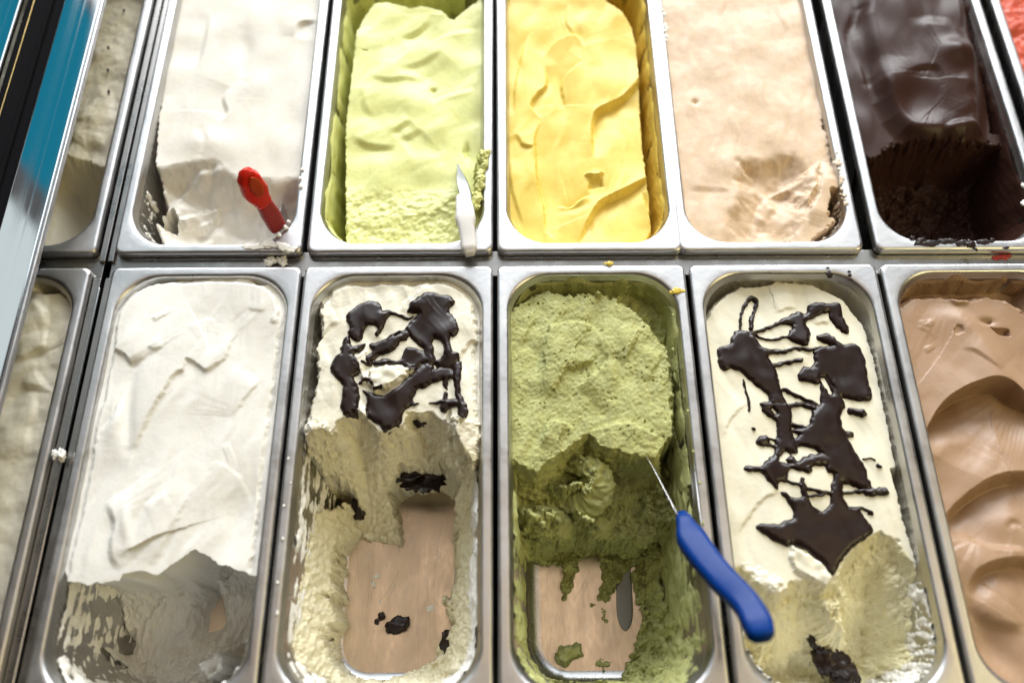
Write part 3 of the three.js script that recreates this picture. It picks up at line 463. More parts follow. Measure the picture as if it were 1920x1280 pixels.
// --- white with the long drizzle
{
  const t = ice('smooth white ice cream under a long chocolate drizzle'), f = new Field(pans.l4, -0.012);
  f.rough(0.0012, 0.06, 81, 1).rough(0.00008, 0.014, 82, 2).sweep(0.0010, 0.026, 0.12, -0.2, 3);
  f.cut('RA 120,60 160,420 200,340 260,260 380,185 510,180 600,160 800,170 1000,270 1120,420 1180,620 1240,900 1310,1290 1700,1290 1700,0', -0.030, 0.006, 0.001);
  f.cut('O 1670,880 1690,960 1715,1040 1735,1110 1745,1150 1800,1150 1800,880', -0.04, 0.006, 0.001);
  f.fold('RA 190,380 230,300 300,240 380,210 500,200', 0.0016, 0.01, -1).fold('RA 580,330 600,330 660,310 720,300', 0.0012, 0.012, 1).fold('RA 820,400 870,395 920,400', 0.0014, 0.008, 1);
  f.fold('RA 270,1100 300,1000 360,930 430,880', 0.0014, 0.02, 1).fold('RB 150,440 240,300 330,210 420,190', 0.0018, 0.02, 1).fold('RA 640,540 720,580 800,620', 0.001, 0.01, -1).bump('RB 560,200', 0.02, 0.02, 0.002);
  const cav = (x, z, h, d) => -0.022 - 0.062 * ss(0, 0.075, d) + 0.007 * fbm(x, z, 0.025, 84, 4) + 0.002 * fbm(x, z, 0.006, 85);
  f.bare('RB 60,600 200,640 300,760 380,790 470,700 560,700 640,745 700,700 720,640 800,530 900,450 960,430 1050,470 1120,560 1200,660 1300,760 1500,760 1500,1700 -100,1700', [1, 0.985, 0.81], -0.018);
  f.cut('RB 60,600 200,640 300,760 380,790 470,700 560,700 640,745 700,700 720,640 800,530 900,450 960,430 1050,470 1120,560 1200,660 1300,760 1500,760 1500,1700 -100,1700', cav, 0.008, 0.004, 0.012, -0.018);
  f.lump('RB 470,490 520,520 640,590 700,670 705,720 660,735 560,690 480,640 455,560', 0.004, 0.003, 0.001).lump('RB 200,600 320,640 420,700 400,780 280,770', 0.004, 0.008, 0.003);
  f.lump('RB 520,860 640,860 720,930 830,1150 860,1290 640,1290 560,1050', 0.014, 0.012, 0.004, -0.06).lump('RB 230,1000 330,1050 300,1290 200,1290', 0.016, 0.01, 0.004, -0.06);
  f.lump('RB 1120,980 1200,930 1240,1100 1200,1230 960,1250', 0.014, 0.01, 0.004, -0.06);
  f.cut('RB 1210,800 1220,840 1200,940 1160,970 1100,990 1110,900', FL, 0.004, 0.003, 0.01, -0.09);
  f.skin = [0.00004, 0.005, 0.0006, 0.010];
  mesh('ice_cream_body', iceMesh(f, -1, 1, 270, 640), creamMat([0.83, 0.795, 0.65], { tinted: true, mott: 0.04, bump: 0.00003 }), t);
  const sm = (u, d, x, z) => 0.003 * (fbm(u * 3, d, 0.025, 27, 4) + 0.5 * fbm(u * 1.2, d * 2, 0.01, 25, 3) + 0.22) - (z < 0.285 ? 0.01 : 0);
  mesh('scraped_smear', smearMesh(pans.l4, sm, -0.16, 0.42, 0.008, 0.118, 420, 130), mWhite, t);
  const polys = ['RA 325,490 345,460 400,450 440,470 480,510 500,545 550,560 640,560 655,570 640,585 560,590 548,600 560,640 590,680 620,790 640,850 650,890 560,890 550,840 480,780 380,700 320,680 275,690 255,660 250,550 310,540',
    'RA 610,400 690,350 730,333 770,350 790,300 830,280 900,290 950,283 980,310 990,370 1030,430 1030,460 1000,465 950,420 920,380 905,340 850,355 790,385 775,410 795,450 795,500 770,540 700,520 660,490 690,420 640,415',
    'RA 820,580 860,545 930,540 835,500 850,475 880,465 915,470 960,510 1000,535 1070,530 1105,570 1130,640 1145,740 1165,820 1160,865 1130,873 1060,860 1000,845 960,830 930,770 880,720 850,765 790,755 735,750 730,710 760,665 820,660',
    'RA 880,720 940,800 1000,860 1010,900 990,930 985,1010 1015,1070 1060,1150 1110,1250 1130,1300 900,1300 890,1220 850,1180 800,1150 715,1135 705,1100 735,1075 690,1045 775,1030 800,980 810,940 860,880 860,800',
    'RA 560,880 650,880 680,910 690,990 690,1050 715,1110 715,1180 640,1175 605,1230 580,1250 590,1150 600,1060 595,980 540,950 510,910 520,880',
    'RB 195,60 215,42 285,50 340,0 390,-25 400,10 440,30 470,30 580,-20 700,-20 850,-5 890,70 920,150 920,182 880,180 770,140 765,180 775,230 800,270 850,270 900,285 930,300 920,320 880,300 895,340 940,405 900,450 820,510 760,580 730,630 705,668 690,650 640,590 560,530 480,490 440,500 340,450 280,405 270,385 300,370 380,380 430,360 480,340 475,290 440,230 410,190 430,190 480,225 550,230 600,280 640,300 680,280 690,220 700,140 715,90 690,45 590,45 520,70 460,60 440,120 390,140 390,178 340,140 290,80 220,75'];
  const st = [['RA 380,440 378,400 395,320 425,270 455,245 475,265 470,320 450,370 440,440', 8, 13], ['RA 430,262 455,248 470,262', 16], ['RA 440,470 520,440 620,400', 12], ['RA 460,475 520,498 600,500 655,485', 6], ['RA 640,575 700,558 800,562 860,550', 11], ['RA 570,660 640,645 745,628', 12], ['RA 640,800 700,830 780,865 830,890', 15], ['RA 680,900 740,890 820,915', 17], ['RA 690,1010 770,1030', 15],
    ['RA 505,1110 525,1110', 38], ['RA 540,1100 595,1100', 7], ['RA 550,1130 605,1145', 8], ['RA 458,1040 464,1042', 11], ['RA 1040,928 1110,945', 20, 24], ['RA 1000,1070 1045,1065', 22], ['RA 398,745 410,800 426,870', 5, 7], ['RA 427,880 430,930', 11, 4], ['RA 520,900 535,930 590,970', 26, 18], ['RA 650,1180 700,1240 780,1280', 26],
    ['RB 410,120 500,150 600,185 700,195 880,185', 9], ['RB 900,192 1000,190', 24], ['RB 525,120 545,230', 11, 20], ['RB 560,222 690,200', 6], ['RB 880,285 930,310', 12], ['RA 1120,1220 1150,1212 1180,1225', 4], ['RA 1205,1258 1212,1262', 12]];
  mesh('chocolate_drizzle', sauceMesh(f, polys, st, [['RA 875,740 920,815', 16], ['RB 880,300 895,308', 12], ['RA 570,920 590,940', 12], ['RA 630,1215 660,1190', 22]]), mSauce, t);
  let k = 20;
  for (const [x, y, h, r, s, a] of [[1534, 1165, -0.05, 0.005, 0.7, 0.3], [1515, 1170, -0.055, 0.004, 1, 0], [1530, 1205, -0.05, 0.009, 0.55, 0.5], [1545, 1238, -0.05, 0.010, 0.8, 0.3], [1570, 1245, -0.05, 0.009, 1.3, -0.6], [1585, 1268, -0.055, 0.009, 1.2, -0.6]]) mesh('chocolate_chip', chip(x, y, h, r, 0.5, k += 3.1, s, a), mSauce, t);
}
// --- milk chocolate brown
{
  const t = ice('milk chocolate brown ice cream in deep glossy swirls'), f = new Field(pans.l5, -0.012);
  f.rough(0.002, 0.06, 91, 1).rough(0.0001, 0.016, 92, 2).sweep(0.0005, 0.03, 0.08, 0.7, 9);
  f.cut('RC 150,100 210,350 280,310 440,300 560,330 700,300 800,320 960,400 1000,100', -0.030, 0.012, 0.002);
  f.fold('RC 360,350 450,400 540,430 640,520 740,640 800,740 880,840 960,900', 0.006, 0.022, -1, 0.012).fold('RC 480,300 520,335 600,330', 0.003, 0.008, 1);
  f.fold('RC 540,600 600,610 680,670 770,740', 0.0018, 0.012, 1);
  f.dish('RC 300,1150 340,1060 380,980 440,900 540,830 640,790 740,775 830,800 900,850 1000,900 1150,960', 0.026, 0.032, 1, 0.005);
  f.fold('RC 350,1290 420,1200 500,1140 650,1100', 0.002, 0.03, 1, 0.006);
  f.dish('RB 1250,460 1330,330 1400,250 1480,180 1580,115 1700,75 1830,70 1990,90', 0.015, 0.032, 1, 0.009).fold('RB 1470,400 1500,470 1600,510 1700,522 1830,528', 0.007, 0.014, -1, 0.004).dish('RB 1440,760 1500,640 1560,600 1650,570 1830,555 1990,560', 0.011, 0.028, 1, 0.009);
  f.fold('RB 1480,820 1560,880 1640,930 1830,960', 0.004, 0.025, 1, 0.006).groove('RB 1500,900 1600,1060 1700,1160 1830,1250', 0.012, 0.007).bump('RB 1700,350', 0.016, 0.012, 0.004).groove('RB 1720,380 1760,360 1800,390', 0.003, 0.002);
  f.bump('RC 700,440', 0.006, 0.003, -0.003).lump('RC 500,490 520,465 550,475 560,510 530,525 505,515', -0.0016, 0.001, 0.0004).cut('RC 715,475 830,480 840,525 770,520', -0.017, 0.002, 0.001).cut('RC 690,435 730,440 720,455', -0.016, 0.002, 0.001).cut('RC 890,390 930,360 960,420', -0.02, 0.003, 0.001);
  f.fold('RC 310,430 320,460 310,485', 0.0008, 0.004, 1).fold('RC 360,435 380,440 370,480', 0.0009, 0.004, -1).fold('RC 340,590 370,620', 0.0008, 0.004, 1);
  f.skin = [0.00003, 0.005, 0.0003, 0.009];
  mesh('ice_cream_body', iceMesh(f, -1, 1, 220, 480), mMilk, t);
  mesh('wall_film', smearMesh(pans.l5, (u, d, x, z) => 0.0013 + 0.0006 * fbm(u * 1.2, d * 1.1, 0.05, 65, 3) - 0.004 * ss(0.012, 0.004, d + 0.004 * noise(u * 1.5, 0, 0.05, 3)), 0.42, 0.75, 0.004, 0.06, 300, 60), mMilk, t, 'thin brown film left on the steel wall');
}
// --- cream at the left
{
  const t = ice('cream ice cream at the left, half hidden by steel trim, in the near row'), f = new Field(pans.l0, -0.012);
  f.rough(0.003, 0.05, 101, 2).rough(0.0005, 0.012, 102);
  f.cut('O 60,500 62,546 85,553 108,548 125,560 150,600 150,480', -0.03, 0.006, 0.001);
  f.fold('LA 80,600 150,570 270,525 285,545', 0.005, 0.02, 1, 0.004).fold('LA 270,420 250,340 200,260 170,240', 0.004, 0.016, 1, 0.004).fold('LA 130,760 160,700 220,655', 0.003, 0.02, -1, 0.004).fold('LA 150,1150 160,980 190,900 180,760', 0.0025, 0.02, 1, 0.004).groove('LA 20,1000 100,780 180,700', 0.01, 0.004);
  f.skin = [0.00003, 0.007, 0.0006, 0.009];
  mesh('ice_cream_body', iceMesh(f, -1, 1, 140, 300), creamMat([0.74, 0.70, 0.57], { mott: 0.05 }), t);
}
// ================================================================ far row
const FAR = -0.34;
{
  const t = ice('white ice cream block with a scooped front and the red spatula standing in it'), f = new Field(pans.u1, -0.008);
  f.rough(0.0011, 0.06, 111, 1).sweep(0.0005, 0.036, 0.08, 0.15, 4);
  f.keep('UA 830,-300 815,0 800,250 775,400 748,580 732,780 748,830 760,900 785,960 720,1060 760,1150 850,1180 1330,1200 1480,1150 1560,900 1700,-300', -0.09, 0.003, 0.0015);
  f.dish('UA 1120,420 1085,470 1100,540 1060,590', 0.0018, 0.016, 1, 0.006, 0.5).dish('UA 960,330 1000,180 1020,60', 0.0018, 0.027, -1, 0.007, 0.5).dish('UA 1400,180 1430,110 1520,90', 0.0027, 0.020, 1, 0.007, 0.5).groove('UA 1170,150 1170,280 1150,380', 0.008, 0.002).bump('UA 1000,680', 0.02, 0.014, 0.003).groove('UA 960,620 980,680 960,740', 0.004, 0.0015);
  const c1 = (x, z, h, d) => -0.018 - 0.022 * ss(0, 0.045, d) + 0.005 * fbm(x, z, 0.03, 114, 2);
  f.cut('UA 700,800 740,800 830,790 900,775 1030,765 1070,790 1110,830 1170,850 1300,860 1440,850 1560,850 1560,1300 700,1300', c1, 0.016, 0.002, 0.014);
  f.fold('UA 770,1100 830,1020 900,940 1000,890 1130,870', 0.006, 0.02, -1, 0.005, -0.03).lump('UA 870,1080 960,1020 1060,1010 1060,1060 980,1120 890,1120', 0.006, 0.006, 0.002, -0.035).cut('UA 790,1140 850,1040 880,1080 870,1160', -0.09, 0.003, 0.002, 0.01, -0.04);
  f.skin = [0.00004, 0.006, 0.0006, 0.009];
  mesh('ice_cream_body', iceMesh(f, FAR, 1, 240, 420), creamMat([0.82, 0.79, 0.715], { mott: 0.06, rough: 0.55 }), t);
  const sm = (u, d, x, z) => 0.003 * (fbm(u * 2.5, d, 0.018, 37, 4) + 0.5 * fbm(u, d, 0.006, 35, 3) - 0.12) - (z < -0.075 ? 0.01 : 0) - 0.01 * ss(0.03, 0.06, d);
  mesh('scraped_smear', smearMesh(pans.u1, sm, 0.02, 0.42, 0.012, 0.07, 300, 80), mWhite, t);
}
const mDark = new THREE.MeshPhysicalMaterial({ color: new THREE.Color().setRGB(0.044, 0.0190, 0.0135), roughness: 0.33, specularIntensity: 0.42, clearcoat: 0.0, clearcoatRoughness: 0.3, bumpMap: rep(fineBump, 14), bumpScale: 0.00003 });
const mMango = creamMat([0.92, 0.70, 0.15], { mott: 0.06, bump: 0.00003 });
const mLime = creamMat([0.80, 0.83, 0.34], { mott: 0.1, rep: 12 });
{
  const t = ice('pale lime yellow ice cream with crumbly marks in the far row'), f = new Field(pans.u2, -0.012);
  f.rough(0.0020, 0.055, 121, 1).sweep(0.0007, 0.03, 0.05, 0.9, 5);
  f.keep('UB 350,12 420,0 520,30 600,20 690,40 735,85 780,50 850,0 950,-60 960,1200 700,1300 230,1300 218,1150 212,850 215,600 232,450 250,300 272,140 300,80', -0.09, 0.0025, 0.0015);
  f.dish('UB 860,150 760,170 650,200 560,240 490,290 470,320', 0.0026, 0.036, 1, 0.008, 0.5).dish('UB 610,60 600,95 550,140 480,170', 0.0021, 0.026, -1, 0.008, 0.5).dish('UB 480,320 520,310 600,280 680,235', 0.0015, 0.026, 1, 0.008, 0.5).dish('UB 350,350 430,375 520,365 610,370', 0.0015, 0.028, 1, 0.008, 0.5).dish('UB 860,440 770,460 690,480 660,510', 0.0015, 0.021, 1, 0.008, 0.5);
  f.dish('UB 430,630 480,600 530,570', 0.0018, 0.021, 1, 0.008, 0.5).dish('UB 260,640 330,680 400,690 470,690', 0.0021, 0.026, 1, 0.008, 0.5).dish('UB 480,660 530,640 580,610', 0.0014, 0.018, 1, 0.008, 0.5).dish('UB 330,420 330,500 370,560', 0.0015, 0.028, 1, 0.008, 0.5).bump('UB 500,470', 0.03, 0.025, 0.003).bump('UB 690,600', 0.012, 0.02, 0.003);
  f.cut('UB 300,240 335,238 325,250', -0.018, 0.003, 0.001).bump('UB 645,430', 0.003, 0.003, -0.003).bump('UB 805,720', 0.0025, 0.008, -0.004);
  f.dish('UB 860,1020 840,880 800,780 760,730', 0.0021, 0.018, 1, 0.008, 0.5);
  f.add(box2(P('UB 215,800 860,1180', -0.01), 0.01), (x, z, h) => { const m = ss(-0.085, -0.055, z); return h + m * (0.0013 * fbm(x, z, 0.011, 124, 2) + 0.0004 * ridged(x, z, 0.006, 125)); });
  f.lump('UB 850,780 890,720 915,740 890,880 860,1040 840,980', 0.014, 0.003, 0.002);
  f.skin = [0.00005, 0.006, 0.0008, 0.009];
  mesh('ice_cream_body', iceMesh(f, FAR, 1, 240, 420), mLime, t);
  mesh('wall_film', smearMesh(pans.u2, (u, d, x, z) => 0.0013 + 0.0006 * fbm(u * 1.2, d * 1.1, 0.05, 61, 3) - 0.004 * ss(0.012, 0.004, d + 0.004 * noise(u * 1.5, 0, 0.05, 3)), 0.13, 0.72, 0.004, 0.085, 300, 60), mLime, t, 'thin lime film left on the steel wall');
}
{
  const t = ice('bright yellow mango ice cream with broad spatula strokes'), f = new Field(pans.u3, -0.014);
  f.rough(0.0016, 0.06, 131, 1).rough(0.0001, 0.016, 132, 2).sweep(0.0011, 0.024, 0.10, 0.1, 6);
  f.keep('UB 900,-400 1400,-300 1490,0 1570,60 1612,130 1632,220 1642,330 1650,480 1662,700 1680,850 1698,960 1704,1110 1650,1250 950,1300', -0.09, 0.003, 0.0008);
  f.dish('UB 1680,330 1632,375 1570,450 1480,500 1425,530 1402,590 1400,680 1405,760', 0.006, 0.024, -1, 0.005, 0.6).dish('UB 1740,830 1675,850 1560,910 1450,960 1400,1030 1335,1160', 0.006, 0.018, -1, 0.004, 0.7).dish('UB 1640,920 1670,1010 1690,1100', 0.004, 0.01, -1, 0.003, 0.5);
  f.dish('UB 1170,310 1180,410 1140,450 1110,510 1160,570', 0.0030, 0.017, -1, 0.0035, 0.6).dish('UB 1290,520 1272,400 1330,330 1372,300', 0.0025, 0.024, -1, 0.0035, 0.6).dish('UB 1180,270 1240,200 1330,175 1360,225', 0.0022, 0.022, -1, 0.0035, 0.6).dish('UB 1300,20 1290,100 1330,170', 0.0014, 0.019, 1, 0.0035, 0.6);
  f.dish('UB 1160,570 1130,640 1130,760 1140,880 1170,1000 1180,1110 1230,1160', 0.0032, 0.019, -1, 0.0035, 0.6).dish('UB 1120,150 1080,260 1050,400 1040,560', 0.0020, 0.017, 1, 0.0035, 0.6).dish('UB 1050,640 1090,700 1130,700', 0.0020, 0.012, 1, 0.0035, 0.6).dish('UB 1020,760 1030,900 1090,1090', 0.0016, 0.014, 1, 0.0035, 0.6);
  f.lump('UB 1370,840 1420,815 1465,830 1450,860 1410,860', 0.005, 0.003, 0.0008).cut('UB 1390,865 1460,860 1470,900 1390,915', (x, z, h) => h - 0.003, 0.004, 0.001).dish('UB 1240,990 1300,1000 1370,960 1410,945', 0.0030, 0.012, -1, 0.0035, 0.6).groove('UB 1270,1010 1330,1000 1380,980', 0.004, 0.0025);
  f.skin = [0.00003, 0.006, 0.0006, 0.009];
  mesh('ice_cream_body', iceMesh(f, FAR, 1, 240, 420), mMango, t);
  mesh('wall_film', smearMesh(pans.u3, (u, d, x, z) => 0.0013 + 0.0006 * fbm(u * 1.2, d * 1.1, 0.05, 62, 3) - 0.004 * ss(0.012, 0.004, d + 0.004 * noise(u * 1.5, 0, 0.05, 3)), 0.5, 1.1, 0.004, 0.085, 300, 60), mMango, t, 'thin yellow film left on the steel wall');
}
{
  const t = ice('pale peach beige ice cream with a scooped hollow at the near end'), f = new Field(pans.u4, -0.007);
  f.rough(0.0014, 0.055, 141, 1).rough(0.00012, 0.014, 142, 1).sweep(0.0006, 0.02, 0.10, 0.05, 7);
  f.keep('UC -200,-400 720,-400 735,20 760,120 780,250 812,300 842,400 838,560 836,610 870,640 860,700 905,760 930,850 940,900 870,930 860,1040 900,1060 850,1110 790,1150 800,1300 0,1300', -0.07, 0.003, 0.003);
  f.streaks(0.0001, 0.007, 0.06, 0.1, 4);
  f.cut('UC 410,770 440,740 520,735 620,715 700,720 760,760 800,800 810,870 795,950 755,1030 750,1110 760,1300 330,1300 325,1090 340,1020 400,920 370,860', (x, z, h, d) => h - 0.013 * ss(0, 0.03, d) + 0.002 * fbm(x, z, 0.022, 144, 2), 0.014, 0.0015);
  f.fold('UC 570,955 525,1010 508,1110', 0.005, 0.014, 1, 0.003, -0.02).fold('UC 795,800 806,870 795,960 755,1040 748,1110', 0.006, 0.01, 1, 0.0025, -0.015).lump('UC 570,950 620,900 700,880 790,820 790,950 740,1030 690,1030 660,960', 0.005, 0.006, 0.001, -0.02).groove('UC 420,790 460,815 500,825', 0.004, 0.005, -0.012).fold('UC 180,900 300,900 400,910', 0.002, 0.014, 1, 0.004).bump('UC 215,490', 0.003, 0.003, -0.003);
  f.skin = [0.00005, 0.006, 0.0008, 0.009];
  mesh('ice_cream_body', iceMesh(f, FAR, 1, 240, 420), creamMat([0.79, 0.605, 0.44], { mott: 0.10, bump: 0.00007 }), t);
  const sm = (u, d, x, z) => 0.003 * (fbm(u * 2.5, d, 0.018, 47, 4) + 0.6 * fbm(u, d, 0.006, 45, 3) - 0.0) - (z < -0.12 || x < 0.25 ? 0.01 : 0) - 0.01 * ss(0.03, 0.06, d);
  mesh('scraped_smear', smearMesh(pans.u4, sm, -0.2, 0.2, 0.006, 0.06, 300, 80), creamMat([0.78, 0.66, 0.53], { mott: 0.05 }), t);
}
{
  const t = ice('glossy dark chocolate ice cream with a rough scooped end'), f = new Field(pans.u5, -0.016);
  f.rough(0.0018, 0.07, 151, 1).sweep(0.0006, 0.04, 0.10, 0.3, 8);
  f.lump('UC 1000,-400 985,100 1020,260 1060,400 1075,500 1120,590 1180,660 1230,690 1380,700 1500,705 1595,660 1605,500 1585,330 1540,180 1450,-400', 0.013, 0.016, 0);
  f.fold('UC 1210,190 1330,165 1430,190 1500,270 1560,360', 0.004, 0.022, -1, 0.010).fold('UC 1090,300 1085,400 1130,470 1180,560 1250,640 1390,690', 0.0045, 0.012, 1, 0.008).fold('UC 1170,410 1250,372 1340,366 1378,420 1385,490 1360,555', 0.0030, 0.012, 1, 0.005).fold('UC 1480,390 1505,430 1495,490 1560,560', 0.0028, 0.016, -1, 0.006).fold('UC 1380,690 1430,640 1520,630 1590,650', 0.004, 0.012, -1, 0.005);
  f.bump('UC 1270,530', 0.024, 0.026, -0.006, 0, 1.5).bump('UC 1440,300', 0.018, 0.014, 0.006).bump('UC 1220,100', 0.03, 0.05, 0.004).bump('UC 1000,300', 0.006, 0.04, 0.004).groove('UC 1000,60 960,160 1000,300 1040,400', 0.006, 0.004);
  f.cut('UC 1480,-200 1530,60 1570,250 1600,400 1625,520 1640,640 1680,640 2000,640 2000,-200', (x, z) => -0.07 + 0.006 * fbm(x, z, 0.02, 3), 0.012, 0.002);
  const c = (x, z, h, d) => -0.065 - 0.02 * ss(0, 0.04, d) + 0.010 * fbm(x, z, 0.024, 154, 3) + 0.002 * fbm(x, z * 2.2, 0.007, 155, 2);
  f.cut('UC 900,720 1080,760 1130,720 1180,690 1230,690 1310,680 1390,690 1500,700 1600,690 1700,700 2100,700 2100,1400 900,1400', c, 0.014, 0.005);
  mesh('ice_cream_body', iceMesh(f, FAR, 1, 240, 420), mDark, t);
  mesh('wall_film', smearMesh(pans.u5, (u, d, x, z) => 0.0013 + 0.0006 * fbm(u * 1.2, d * 1.1, 0.05, 63, 3) - 0.004 * ss(0.012, 0.004, d + 0.004 * noise(u * 1.5, 0, 0.05, 3)), 0.1, 1.1, 0.004, 0.10, 300, 60), mDark, t, 'thin chocolate film left on the steel wall');
}
{
  const t = ice('bright red sorbet at the far right corner of the display'), f = new Field(pans.u6, -0.006);
  f.rough(0.003, 0.04, 161, 3).rough(0.001, 0.01, 162, 3).groove('UC 1700,190 1740,170 1792,180', 0.006, 0.004);
  mesh('ice_cream_body', iceMesh(f, FAR, 1, 120, 200), creamMat([0.68, 0.115, 0.065], { mott: 0.15, bump: 0.0002, grain: true }), t);
}
{
  const t = ice('cream ice cream at the left, half hidden by steel trim, in the far row'), f = new Field(pans.u0, -0.016);
  f.rough(0.003, 0.05, 171, 2).rough(0.0007, 0.012, 172, 3);
  f.fold('UA 440,440 490,450 530,520 520,600 490,650', 0.004, 0.02, -1, 0.008).fold('UA 400,720 440,690 520,720', 0.004, 0.02, 1, 0.006).fold('UA 440,300 500,290 520,330', 0.002, 0.02, 1, 0.006);
  f.cut('UA 200,740 320,760 400,770 480,800 600,800 600,1400 100,1400', (x, z, h, d) => -0.035 - 0.03 * ss(0, 0.04, d), 0.008, 0.003);
  f.fold('UA 300,850 380,870 470,860', 0.005, 0.02, 1, 0.006, -0.04);
  mesh('ice_cream_body', iceMesh(f, FAR, 1, 140, 260), creamMat([0.76, 0.71, 0.56], { mott: 0.08 }), t);
  let k = 70; for (const [x, y] of [[232, 20], [203, 90], [202, 132], [204, 172]]) mesh('chocolate_speck', chip(x, y, -0.013, 0.0022, 0.4, k += 3, 0.5, 0.3), mSauce, t);
}

// ================================================================ spatulas
function sweep(points, prof, n = 40, seg = 20) {            // an oval section swept along a curve: prof(t) -> [half width, half thickness]
  const c = new THREE.CatmullRomCurve3(points.map((q) => new THREE.Vector3(...q))), pos = [], uv = [], idx = [];
  for (let j = 0; j <= n; j++) {
    const t = j / n, o = c.getPointAt(t), d = c.getTangentAt(t), side = new THREE.Vector3().crossVectors(d, sweep.up).normalize(), up = new THREE.Vector3().crossVectors(side, d).normalize(), [w, h, sq = 2.4] = prof(t);
    for (let i = 0; i < seg; i++) { const a = i / seg * TAU, ca = Math.cos(a), sa = Math.sin(a), ex = Math.sign(ca) * Math.pow(Math.abs(ca), 2 / sq), ey = Math.sign(sa) * Math.pow(Math.abs(sa), 2 / sq); const v = o.clone().addScaledVector(side, w * ex).addScaledVector(up, h * ey); pos.push(v.x, v.y, v.z); uv.push(i / seg * 0.1, t * 0.2); }
  }
  for (let j = 0; j < n; j++) for (let i = 0; i < seg; i++) { const a = j * seg + i, b = j * seg + (i + 1) % seg; idx.push(a, b, a + seg, b, b + seg, a + seg); }
  for (const [row, flip] of [[0, 0], [n, 1]]) { const o = c.getPointAt(row / n), m = pos.length / 3; pos.push(o.x, o.y, o.z); uv.push(0, 0); for (let i = 0; i < seg; i++) { const a = row * seg + i, b = row * seg + (i + 1) % seg; flip ? idx.push(a, b, m) : idx.push(b, a, m); } }
  const g = new THREE.BufferGeometry(); g.setAttribute('position', new THREE.Float32BufferAttribute(pos, 3)); g.setAttribute('uv', new THREE.Float32BufferAttribute(uv, 2)); g.setIndex(idx); g.computeVertexNormals(); return g;
}
sweep.up = new THREE.Vector3(0, 1, 0);
const pt = (x, y, h) => { const [a, b] = at(x, y, h); return [a, h, b]; };
function table(rows) { return (t) => { for (let i = 0; i + 1 < rows.length; i++) if (t <= rows[i + 1][0]) { const u = ss(0, 1, (t - rows[i][0]) / (rows[i + 1][0] - rows[i][0])); return [mix(rows[i][1], rows[i + 1][1], u), mix(rows[i][2], rows[i + 1][2], u), 3.4]; } return rows[rows.length - 1].slice(1); }; }
const plastic = (r, g, b, rough = 0.32) => new THREE.MeshPhysicalMaterial({ color: new THREE.Color().setRGB(r, g, b), roughness: rough, specularIntensity: 0.25, bumpMap: rep(fineBump, 20), bumpScale: 0.00005 });
{
  const t = thing('spatula', 'blue handled spatula with a thin steel blade stuck in the pistachio ice cream', 'spatula');
  mesh('handle', sweep([pt(1277, 962, 0.012), pt(1300, 1015, 0.024), pt(1350, 1080, 0.040), pt(1398, 1130, 0.052), pt(1418, 1164, 0.060), pt(1430, 1199, 0.066)], table([[0, 0.0035, 0.003], [0.05, 0.0062, 0.0055], [0.22, 0.0112, 0.0066], [0.5, 0.0104, 0.0064], [0.78, 0.0098, 0.0064], [0.9, 0.0104, 0.0066], [0.97, 0.0092, 0.006], [1, 0.006, 0.004]])), plastic(0.001, 0.034, 0.20, 0.26), t);
sweep.up = new THREE.Vector3(1, 0.2, -0.7);
  mesh('blade', sweep([pt(1276, 975, 0.013), pt(1252, 928, -0.002), pt(1228, 882, -0.018), pt(1215, 858, -0.035)], table([[0, 0.006, 0.0007], [0.5, 0.012, 0.0006], [1, 0.014, 0.0005]]), 20, 16), mSteel, t);
  sweep.up = new THREE.Vector3(0, 1, 0);
}
{
  const t = thing('spatula', 'red plastic handled spatula leaning in the white ice cream', 'spatula');
  const a = pt(520, 425, -0.004), b = pt(500, 390, 0.022), c = pt(478, 358, 0.045), d = pt(458, 318, 0.07);
  sweep.up = new THREE.Vector3(0.25, 1, 0.3);
  const m1 = new THREE.Vector3(...b).lerp(new THREE.Vector3(...c), 0.35).toArray();
  mesh('handle_neck', sweep([a, b, m1], table([[0, 0.0078, 0.0055], [0.5, 0.0082, 0.0058], [0.9, 0.0072, 0.0056], [1, 0.006, 0.0045]])), plastic(0.36, 0.045, 0.045, 0.45), t, 'frosted dull red neck of the handle');
  const head = mesh('handle', sweep([b, m1, c, d], table([[0, 0.004, 0.003], [0.22, 0.0082, 0.0062], [0.5, 0.0112, 0.0075], [0.78, 0.0098, 0.0072], [0.93, 0.0062, 0.0055], [1, 0.002, 0.002]])), plastic(0.62, 0.022, 0.012, 0.16), t);
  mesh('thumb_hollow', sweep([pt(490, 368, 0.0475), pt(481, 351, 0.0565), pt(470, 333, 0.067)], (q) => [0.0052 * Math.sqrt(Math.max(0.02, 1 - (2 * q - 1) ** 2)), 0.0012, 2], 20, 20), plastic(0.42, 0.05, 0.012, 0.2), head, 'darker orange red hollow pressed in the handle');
  sweep.up = new THREE.Vector3(1, 0.3, 0);
  mesh('blade', sweep([pt(520, 424, -0.006), pt(535, 400, -0.03), pt(545, 380, -0.055)], table([[0, 0.006, 0.0007], [1, 0.014, 0.0005]]), 12, 12), mSteel, t);
  sweep.up = new THREE.Vector3(0, 1, 0);
}
